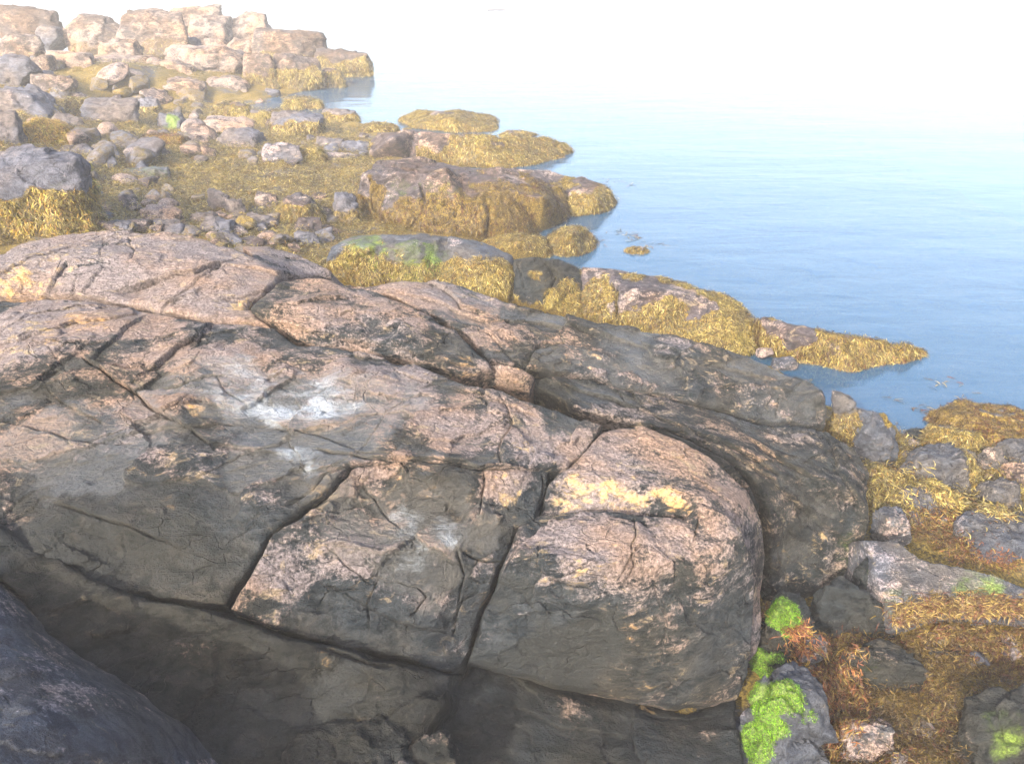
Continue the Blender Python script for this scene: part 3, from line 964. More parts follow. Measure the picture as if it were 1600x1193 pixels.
slab("lower_step", "broken pink front step of the block, dark and smooth low down",
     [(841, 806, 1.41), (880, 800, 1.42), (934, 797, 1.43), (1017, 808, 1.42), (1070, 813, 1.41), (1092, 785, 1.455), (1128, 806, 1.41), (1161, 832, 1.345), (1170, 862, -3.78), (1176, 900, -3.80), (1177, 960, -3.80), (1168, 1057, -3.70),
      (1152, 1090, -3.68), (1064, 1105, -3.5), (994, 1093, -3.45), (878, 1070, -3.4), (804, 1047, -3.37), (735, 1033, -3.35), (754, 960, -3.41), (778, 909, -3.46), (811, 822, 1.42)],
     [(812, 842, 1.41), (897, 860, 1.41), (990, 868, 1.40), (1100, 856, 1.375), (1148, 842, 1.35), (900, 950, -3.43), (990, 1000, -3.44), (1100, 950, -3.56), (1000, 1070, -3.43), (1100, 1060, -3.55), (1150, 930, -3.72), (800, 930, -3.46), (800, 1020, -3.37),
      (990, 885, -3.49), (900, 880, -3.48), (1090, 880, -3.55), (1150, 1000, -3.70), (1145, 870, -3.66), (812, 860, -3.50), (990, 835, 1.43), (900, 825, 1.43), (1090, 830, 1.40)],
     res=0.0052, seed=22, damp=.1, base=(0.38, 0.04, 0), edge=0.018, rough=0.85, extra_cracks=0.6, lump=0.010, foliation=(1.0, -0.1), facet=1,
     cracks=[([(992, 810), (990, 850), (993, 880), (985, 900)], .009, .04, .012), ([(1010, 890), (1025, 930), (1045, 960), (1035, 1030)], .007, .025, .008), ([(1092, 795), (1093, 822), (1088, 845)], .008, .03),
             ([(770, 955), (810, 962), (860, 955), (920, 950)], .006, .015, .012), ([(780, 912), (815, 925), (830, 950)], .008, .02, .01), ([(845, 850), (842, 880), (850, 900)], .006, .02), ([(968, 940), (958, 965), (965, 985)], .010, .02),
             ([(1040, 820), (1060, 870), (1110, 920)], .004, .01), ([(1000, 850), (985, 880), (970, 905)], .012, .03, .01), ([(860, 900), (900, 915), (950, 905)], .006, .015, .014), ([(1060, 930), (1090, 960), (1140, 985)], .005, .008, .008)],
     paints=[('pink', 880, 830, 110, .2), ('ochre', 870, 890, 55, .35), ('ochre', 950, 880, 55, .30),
             ('pink', 1080, 830, 90, .2), ('ochre', 985, 985, 26, .42), ('pink', 990, 920, 70, .12), ('ochre', 990, 1070, 60, .30), ('pink', 1000, 1050, 90, -.15), ('black', 1090, 960, 70, .2), ('black', 830, 1010, 150, .55), ('pink', 830, 1010, 150, -.40), ('pink', 1120, 1000, 90, -.40), ('black', 1100, 1020, 80, .15),  # black and negative pink at lower left: cast shadow painted into the film
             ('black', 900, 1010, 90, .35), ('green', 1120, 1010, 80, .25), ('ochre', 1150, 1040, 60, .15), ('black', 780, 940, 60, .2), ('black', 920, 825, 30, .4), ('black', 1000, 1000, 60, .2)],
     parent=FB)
slab("bedrock_block", "dark cracked base slab directly underneath the big square pink-topped block",
     [(731, 1034, -3.46), (804, 1049, -3.5), (878, 1072, -3.53), (994, 1095, -3.58), (1064, 1108, -3.62), (1152, 1090, -3.75), (1160, 1193, -3.25), (1165, 1320, -2.85), (660, 1320, -2.6), (680, 1150, -3.02), (708, 1075, -3.3)],
     [(780, 1075, -3.33), (878, 1095, -3.37), (994, 1118, -3.43), (1080, 1130, -3.48), (900, 1180, -3.10), (1060, 1190, -3.18), (1145, 1140, -3.45)],
     res=0.0075, seed=27, mat=M_DARK, base=(0.10, 0, 0), cover=(0, .06, .30), edge=0.03, rough=0.75, extra_cracks=0.6, foliation=(1.0, -0.15), lump=0.015,  # black cover: dark film, low-face shade painted along with it
     cracks=[([(715, 1090), (800, 1105), (880, 1135), (985, 1150)], .007, .02, .012), ([(990, 1110), (985, 1140), (1000, 1190)], .009, .03, .012), ([(760, 1115), (830, 1150), (835, 1193)], .006, .02), ([(1000, 1115), (1070, 1122), (1140, 1112)], .012, .03),
             ([(870, 1140), (900, 1150), (960, 1165)], .005, .02)],
     paints=[('ochre', 1010, 1105, 26, .5), ('pink', 900, 1110, 40, .25), ('pink', 1080, 1150, 60, .12)], group=G_OUT)

slab("bedrock_ridge", "pale cream bedrock ridge at the left edge, highest part of the outcrop",
     [(-160, 425, 1.95), (0, 397, 2.0), (38, 378, 2.05), (90, 369, 2.07), (150, 363, 2.08), (244, 362, 2.08), (300, 369, 2.05), (375, 390, 2.0), (440, 421, 1.98), (430, 440, 1.96), (386, 480, 1.92), (424, 507, 1.90),
      (330, 499, 1.93), (248, 486, 1.95), (150, 465, 1.98), (68, 462, 1.96), (0, 466, 1.95), (-160, 478, 1.93)],
     [(100, 395, 2.13), (180, 400, 2.14), (300, 420, 2.06), (60, 445, -5.85), (150, 445, -5.80), (120, 415, 2.10), (30, 420, 2.08), (240, 440, 2.02), (340, 470, 1.97), (210, 455, 1.98)],
     res=0.009, seed=33, base=(0.85, 0.22, 0.05), edge=0.05, rough=1.0,
     cracks=[([(187, 452), (240, 437), (300, 425), (345, 409)], .018, .06, .03), ([(248, 488), (290, 450), (345, 409)], .010, .04, .01), ([(345, 412), (400, 418), (438, 430)], .010, .03, .015), ([(75, 462), (85, 435), (105, 410)], .012, .04, .015),
             ([(200, 372), (210, 392), (200, 405)], .012, .04), ([(115, 462), (118, 440), (125, 425)], .010, .04), ([(160, 375), (158, 400)], .008, .03), ([(300, 470), (350, 460), (380, 470)], .006, .02), ([(0, 430), (40, 405), (80, 395), (110, 385)], .008, .03, .012)],
     paints=[('ochre', 60, 420, 80, .15), ('white', 150, 390, 100, .10), ('ochre', 140, 385, 100, .08), ('white', 70, 425, 20, .3), ('pink', 300, 430, 120, .1), ('ochre', 10, 440, 60, .2), ('ochre', 380, 480, 30, .4), ('black', 190, 455, 25, .3)],
     group=G_OUT)

slab("bedrock_tongue", "pinkish rounded tongue of bedrock between the pale ridge and the narrow brown wedged block",
     [(388, 478, 1.99), (436, 440, 2.0), (480, 432, 1.97), (520, 438, 1.95), (560, 447, 1.9), (620, 468, 1.85), (695, 503, 1.78), (738, 540, 1.71), (760, 564, 1.65), (765, 577, 1.62), (720, 583, 1.66), (640, 560, 1.74), (560, 543, 1.78),
      (500, 538, 1.82), (462, 530, 1.84), (430, 510, 1.88)],
     [(540, 480, 1.93), (650, 530, 1.82), (600, 500, 1.88), (470, 480, 1.97), (480, 510, 1.90), (560, 520, 1.86)],
     res=0.0085, seed=39, damp=.2, base=(0.42, 0.05, 0), edge=0.035, rough=0.9,
     cracks=[([(436, 505), (500, 518), (580, 535), (680, 560), (740, 572)], .012, .04, .02), ([(695, 503), (660, 480), (640, 478)], .008, .02), ([(520, 500), (580, 490), (640, 505)], .005, .012)],
     paints=[('pink', 560, 480, 120, .15), ('black', 700, 540, 60, .25), ('ochre', 720, 575, 40, .4), ('black', 420, 500, 30, .3)], group=G_OUT)  # black beside the step is its shadow, painted on

slab("bedrock_slab", "flat pink slab sticking out behind the ridge above the cobbles",
     [(380, 386, 1.80), (420, 387, 1.78), (470, 400, 1.72), (518, 422, 1.66), (517, 434, 1.60), (470, 432, 1.68), (430, 420, 1.80), (395, 405, 1.88)], [(450, 405, 1.77)], res=0.012, seed=45, base=(.6, .25, 0), edge=.02, rough=.5, drop=.5, group=G_OUT)

slab("bedrock_slab", "long grey-green slab of bedrock running down to a blunt brown end near the water",
     [(520, 441, 1.80), (560, 443, 1.82), (600, 441, 1.80), (680, 438, 1.76), (740, 453, 1.69), (800, 472, 1.61), (850, 488, 1.54), (1000, 513, 1.38), (1100, 537, 1.25), (1180, 560, 1.13), (1270, 598, 1.0), (1293, 618, .95), (1296, 668, -5.95),
      (1175, 650, -5.83), (1090, 628, -5.70), (989, 605, 1.27), (894, 583, 1.40), (834, 577, 1.50), (768, 569, 1.60), (745, 540, 1.65), (697, 500, 1.72), (620, 464, 1.78)],
     [(1000, 560, 1.33), (1120, 605, 1.12), (1200, 610, 1.06), (1280, 615, .99), (800, 530, 1.59), (1100, 570, 1.22), (900, 550, 1.45), (700, 475, 1.75), (930, 520, 1.45), (850, 565, 1.50), (1230, 640, -5.95), (1040, 590, 1.24)],
     res=0.0088, seed=51, damp=.35, base=(0.27, 0.04, 0), cover=(0, .12, .08), edge=0.04, rough=1.0,
     cracks=[([(670, 438), (700, 455), (722, 479), (760, 490)], .014, .05, .03), ([(697, 500), (760, 520), (800, 560), (822, 577)], .012, .03), ([(640, 460), (760, 500), (850, 505), (960, 530)], .010, .03, .02), ([(822, 577), (835, 550), (880, 540), (950, 555)], .016, .04, -.035),
             ([(1218, 615), (1212, 650)], .008, .03), ([(1275, 622), (1278, 650)], .008, .03), ([(1090, 628), (1100, 610), (1160, 600), (1290, 612)], .010, .01, .01), ([(850, 505), (1000, 540), (1120, 570), (1200, 590)], .008, .02, .015), ([(835, 452), (838, 482)], .008, .02)],
     paints=[('pink', 700, 480, 120, .3), ('pink', 640, 450, 90, .3), ('ochre', 900, 555, 50, .35), ('ochre', 1180, 635, 90, .18), ('pink', 1180, 635, 100, .05), ('pink', 950, 560, 120, .1), ('white', 1000, 520, 120, .12), ('white', 1200, 580, 80, .12), ('green', 1050, 580, 120, .12)],
     group=G_OUT)

slab("bedrock_rib", "rough blue-black rib of bedrock ending in a jagged face right of the square pink block",
     [(834, 588, 1.44), (894, 590, 1.38), (989, 612, 1.24), (1090, 635, 1.12), (1175, 658, 1.0), (1293, 675, .86), (1340, 700, .76), (1358, 740, .66), (1356, 800, -4.98), (1350, 860, -4.88), (1320, 925, -4.78), (1240, 935, -4.68), (1206, 928, -4.62),
      (1200, 870, -4.62), (1197, 800, -4.66), (1175, 752, -4.76), (1145, 722, -4.87), (1080, 690, -5.0), (1000, 661, 1.26), (940, 652, 1.32), (880, 628, 1.36), (834, 606, 1.40)],
     [(1230, 790, -4.78), (1270, 880, -4.77), (1250, 740, .96), (1150, 690, 1.13), (1300, 850, -4.86), (1050, 655, 1.22), (1330, 760, -5.0), (1220, 840, -4.72)],
     res=0.0078, seed=57, damp=.30, mat=M_DARK, base=(0.26, 0.02, 0), cover=(0, .05, .18), edge=0.03, rough=1.3, foliation=(0.8, -0.45), extra_cracks=1.4,
     cracks=[([(880, 600), (960, 625), (1050, 660), (1150, 700), (1220, 740)], .014, .05, .02), ([(1140, 705), (1200, 740), (1250, 790), (1330, 850)], .012, .04, .02), ([(1180, 690), (1260, 740), (1340, 790)], .012, .04, .02), ([(1240, 930), (1225, 890), (1215, 870)], .008, .04),
             ([(1290, 680), (1310, 740), (1345, 800)], .01, .04, .02), ([(960, 605), (975, 630), (1010, 640)], .008, .03)],
     paints=[('ochre', 1240, 860, 70, .30), ('pink', 940, 640, 60, .15), ('ochre', 950, 645, 30, .2), ('ochre', 1290, 890, 60, .2), ('white', 1120, 690, 110, .12), ('pink', 1180, 690, 80, .12), ('green', 1330, 880, 60, .3)], group=G_OUT)

slab("bedrock_sliver", "thin dark sliver of bedrock along the right shoulder of the square pink block",
     [(1010, 662, 1.38), (1080, 690, 1.30), (1140, 722, 1.22), (1172, 756, 1.12), (1188, 790, 1.0), (1184, 802, .98), (1166, 770, 1.08), (1124, 732, 1.2), (1064, 697, 1.3)], [], res=0.010, seed=63, mat=M_DARK, base=(.2, .02, 0), edge=.02, rough=.6, skirt=.08, group=G_OUT)

slab("wedged_block", "narrow brown rectangular block wedged in the dark joint beside the pinkish tongue",
     [(738, 577, 1.63), (768, 569, 1.62), (834, 588, 1.50), (827, 616, -5.32), (790, 608, -5.32), (748, 593, -5.35)], [(790, 584, 1.58), (800, 592, 1.54)], res=0.009, seed=69, base=(.55, .3, 0), edge=.02, rough=.5, skirt=.08, group=G_OUT)

slab("near_rock", "smooth purple-grey rock in the bottom left corner, nearest the viewer",
     [(-160, 820, 1.72), (-60, 865, 1.74), (-4, 922, -2.90), (56, 1008, -2.66), (160, 1085, -2.46), (208, 1132, -2.36), (244, 1193, -2.26), (262, 1320, -2.05), (-200, 1320, 2.0)],
     [(60, 1130, 1.80), (20, 1020, 1.78), (160, 1170, 1.66)], res=0.008, seed=75, mat=M_GREY, base=(.28, 0, 0), cover=(0, 0, .0), edge=.03, rough=.9, extra_cracks=.3, lump=.02, skirt=.04,
     cracks=[([(0, 1122), (40, 1118), (90, 1104), (160, 1106)], .006, .012, .01), ([(60, 1050), (90, 1075)], .004, .008)], paints=[('pink', 60, 1040, 90, .12), ('white', 100, 1160, 60, .1)])

boulder("small_rock", "low rounded grey-green rock at the bottom edge under the dark bulge", (440, 1138, 655, 1230), 0.9, 301, M_DARK, 6, .45, depth=.6, tone=(.15, .1, 0), cover=(0, .1, .1))
boulder("small_rock", "small blocky rock at the bottom edge beside the crevice", (638, 1152, 716, 1230), 0.75, 302, M_DARK, 5, .7, tone=(.15, .05, 0))

# ------------------------------------------------------------------ the weedy rocks along the water
def weedy(o, dens=500, pal=OLIVE, L=.12, W=.03, **k):
    wm, gm = o_data[o.name]
    grow(o, wm, dens * 9.5, L * .45, W * .29, pal, name='seaweed', seg=2, **k)
    return o


MR = dict(elev=42, mat=M_FAR, lump=.055)
weedy(slab("shore_rock", "low weed-covered islet farthest out behind the flat-topped rocks",
     [(622, 184, .1), (655, 169, .30), (690, 173, .34), (720, 170, .32), (775, 181, .1), (780, 201, .02), (770, 208, 0), (720, 208, 0), (640, 198, .03)], [(700, 186, .30)],
     res=.035, seed=101, base=(.3, 0, 0), weed=(.5, .25, .95), edge=.1, **MR), 260, W=.04, L=.15)
weedy(slab("shore_rock", "flat-topped grey rock half draped in yellow weed, second row from the open water",
     [(577, 242, -17.8), (577, 222, .45), (590, 206, .62), (650, 202, .68), (700, 207, .64), (760, 209, .6), (800, 213, .5), (850, 212, .38), (885, 222, .2), (896, 236, .02), (880, 247, .0), (845, 256, 0), (790, 263, .03), (700, 254, .08), (640, 248, .12)],
     [(680, 225, -18.0), (760, 235, -17.9), (840, 235, .2), (620, 215, .66)], res=.028, seed=103, base=(.3, 0, 0), weed=(.55, .3, .95), edge=.08,
     paints=[('bare', 630, 222, 60, 1), ('weed', 730, 235, 50, .8), ('weed', 830, 230, 70, .8), ('weed', 660, 240, 18, .7), ('bare', 690, 225, 22, .5)], cracks=[([(640, 208), (665, 235)], .03, .08)], **MR), 300, W=.04, L=.15)
weedy(slab("shore_rock", "weed-covered tail of rock reaching into the water behind the lobed dome",
     [(790, 263, .6), (850, 265, .52), (910, 275, .42), (950, 291, .28), (966, 312, .05), (950, 331, 0), (910, 339, 0), (885, 337, .02), (868, 300, .25), (830, 275, .5)], [(900, 296, .36), (930, 318, -14.5)],
     res=.026, seed=105, base=(.35, 0, 0), weed=(.45, .2, .9), edge=.1, paints=[('bare', 810, 266, 40, .6), ('bare', 885, 300, 22, .5)], **MR), 330, W=.035, L=.14)
weedy(slab("shore_rock", "large lobed dome of rock split by curving dark cracks, brown weed round its foot",
     [(556, 300, -13.7), (560, 276, .88), (582, 253, .97), (640, 247, 1.0), (700, 255, .97), (760, 262, .9), (830, 272, .72), (880, 291, .45), (892, 330, .08), (880, 346, .03), (845, 360, .03), (830, 372, .05), (760, 370, .12), (700, 367, .18),
      (640, 359, .23), (590, 341, .3), (566, 325, .35)],
     [(620, 266, 1.03), (700, 275, .98), (620, 310, -13.15), (720, 310, -13.0), (800, 300, -13.3), (850, 310, -13.2), (770, 340, -12.8), (620, 290, -13.5), (720, 290, -13.5)],
     res=.022, seed=107, base=(.25, .05, 0), weed=(.78, .35, 1.0), edge=.07, rough=1.6,
     cracks=[([(620, 272), (584, 295), (580, 318), (598, 343), (640, 355)], .045, .18, .05), ([(657, 285), (664, 315), (655, 335), (643, 352)], .05, .2, .05), ([(758, 318), (763, 340), (758, 365)], .05, .16, -.04), ([(700, 262), (735, 300)], .02, .05), ([(590, 262), (680, 268), (720, 285)], .03, .06, .04)],
     paints=[('green', 620, 300, 40, .35), ('green', 690, 300, 50, .35), ('green', 760, 275, 60, .3), ('weed', 780, 300, 60, .5), ('weed', 850, 300, 50, .7), ('weed', 690, 340, 60, .5), ('bare', 640, 260, 60, .4), ('ochre', 740, 300, 50, .2)], **MR), 420, BROWN, W=.032, L=.12)
weedy(slab("shore_rock", "low weedy hump tucked between the lobed dome and the grey-topped block",
     [(755, 371, .25), (800, 363, .32), (850, 368, .26), (867, 388, .08), (863, 403, .0), (810, 402, .05), (765, 392, .12)], [(810, 380, .30)], res=.024, seed=109, base=(.3, 0, 0), weed=(.6, .2, 1), edge=.08, **MR), 500, W=.03)
weedy(slab("shore_rock", "small rounded rock under shaggy golden weed at the water before the lobed dome",
     [(855, 366, .3), (880, 351, .36), (915, 355, .3), (933, 370, .14), (931, 389, .0), (910, 403, -.02), (870, 403, -.02), (860, 386, .08)], [(895, 370, .34), (905, 385, -12.45)], res=.022, seed=111, base=(.3, 0, 0), weed=(.6, .2, 1), edge=.08, **MR), 600, W=.03, L=.14)
weedy(slab("shore_rock", "long grey-topped block with green-stained front, directly behind the big outcrop",
     [(508, 402, .85), (518, 380, .98), (560, 366, 1.03), (620, 362, 1.03), (700, 367, .98), (760, 378, .88), (800, 397, .75), (802, 430, -9.85), (797, 470, -9.7), (740, 460, -9.7), (680, 447, -9.75), (600, 447, -9.75), (530, 440, -9.8)],
     [(650, 383, 1.0), (650, 420, -9.75), (560, 385, 1.0), (750, 400, .84), (750, 430, -9.75)],
     res=.018, seed=113, base=(.12, 0, 0), weed=(.85, .3, .95), edge=.07, elev=42, mat=M_GREY, lump=.04,
     paints=[('green', 640, 410, 55, .45), ('green', 690, 405, 45, .35), ('weed', 640, 420, 60, .45), ('weed', 690, 425, 50, .5), ('weed', 600, 420, 50, .4), ('green', 560, 375, 50, .35), ('bare', 700, 395, 50, .5), ('bare', 620, 380, 60, .4), ('weed', 550, 410, 50, .6), ('weed', 760, 430, 60, .6), ('green', 550, 400, 60, .2)]), 520, W=.026, L=.11)
weedy(slab("shore_rock", "dark split block standing between the green-stained block and the pink-faced block",
     [(802, 404, .76), (830, 400, .80), (880, 405, .74), (911, 418, .64), (908, 496, -9.5), (860, 484, -9.6), (802, 468, -9.7)], [(850, 420, .72), (850, 450, -9.65)],
     res=.017, seed=115, base=(.1, 0, 0), weed=(.60, .3, .95), edge=.05, rough=1.5, elev=42, mat=M_DARK, cracks=[([(850, 410), (870, 430), (850, 470)], .03, .1, .04), ([(808, 410), (820, 450)], .02, .06)], paints=[('weed', 895, 450, 25, .6)]), 450, W=.026)
weedy(slab("shore_rock", "long block with bare pink-grey face fringed by golden weed, beside the dark split block",
     [(910, 417, .66), (939, 418, .66), (988, 425, .60), (1044, 434, .53), (1097, 451, .45), (1145, 464, .38), (1171, 482, .30), (1190, 504, .2), (1192, 534, .1), (1171, 550, .08), (1100, 547, -8.9), (1000, 517, -9.2), (910, 494, -9.5)],
     [(990, 452, .62), (1080, 462, .52), (1140, 490, .36), (1050, 500, -9.2), (1150, 530, -8.95), (960, 460, -9.5), (970, 445, .62), (1040, 455, .58), (1000, 480, -9.25)],
     res=.016, seed=117, base=(.35, 0, 0), weed=(.55, .3, .95), edge=.06, elev=44, lump=.05, mat=M_FAR,
     cracks=[([(962, 440), (964, 470), (968, 505)], .03, .12, .04), ([(1170, 485), (1160, 500), (1175, 530)], .02, .05)],
     paints=[('weed', 1050, 435, 40, .8), ('weed', 1100, 452, 45, .9), ('weed', 1140, 510, 40, 1), ('weed', 1020, 510, 50, .7), ('weed', 1080, 520, 60, .8), ('bare', 1080, 475, 50, .9), ('bare', 1000, 455, 22, .6), ('weed', 930, 455, 30, .4), ('weed', 985, 432, 25, .7)]), 700, W=.026, L=.11)
weedy(slab("shore_rock", "low pointed rock shaggy with golden weed, its tip reaching into blue water",
     [(1187, 498, .40), (1206, 494, .42), (1250, 508, .40), (1316, 521, .33), (1381, 531, .22), (1425, 541, .10), (1457, 553, -.02), (1442, 568, -.06), (1381, 584, -.08), (1329, 598, -.10), (1294, 598, -.12), (1263, 585, -.07), (1232, 562, .0), (1202, 553, .05), (1189, 530, .2)],
     [(1240, 540, .22), (1320, 552, .18), (1385, 556, .08), (1250, 520, .37), (1300, 575, -.02)], res=.016, seed=119, base=(.22, 0, 0), weed=(.50, .25, 1.0), edge=.05, elev=44, lump=.05, mat=M_FAR,
     paints=[('bare', 1245, 525, 32, .9), ('bare', 1300, 545, 22, .5), ('weed', 1380, 555, 60, .8), ('black', 1290, 590, 50, .4)]), 900, BROWN + OLIVE, W=.028, L=.12)
boulder("small_rock", "small bare grey stone between the pink-faced block and the pointed weedy rock", (1207, 553, 1242, 580), .0, 310, M_GREY, 4, .5)
boulder("small_rock", "tiny pale stone at the foot of the pink-faced block", (1183, 541, 1207, 556), .08, 311, M_GREY, 4, .5, tone=(.5, 0, 0))
boulder("small_rock", "little weedy rock alone in the water off the golden-weed rocks", (977, 384, 1019, 402), -.06, 312, M_GREY, 5, .4, depth=.8, weed=(.7, .9, 800), bury=.35)
boulder("small_rock", "tiny dark rock far out in the bright water, the larger of two specks", (762, 15, 790, 19), -.1, 313, M_GREY, 4, .4, tone=(0, 0, 0), bury=.3)
boulder("small_rock", "fainter tiny rock far out in the bright water, left of the larger speck", (726, 18, 744, 21), -.14, 314, M_GREY, 4, .4, tone=(0, 0, 0), bury=.3)

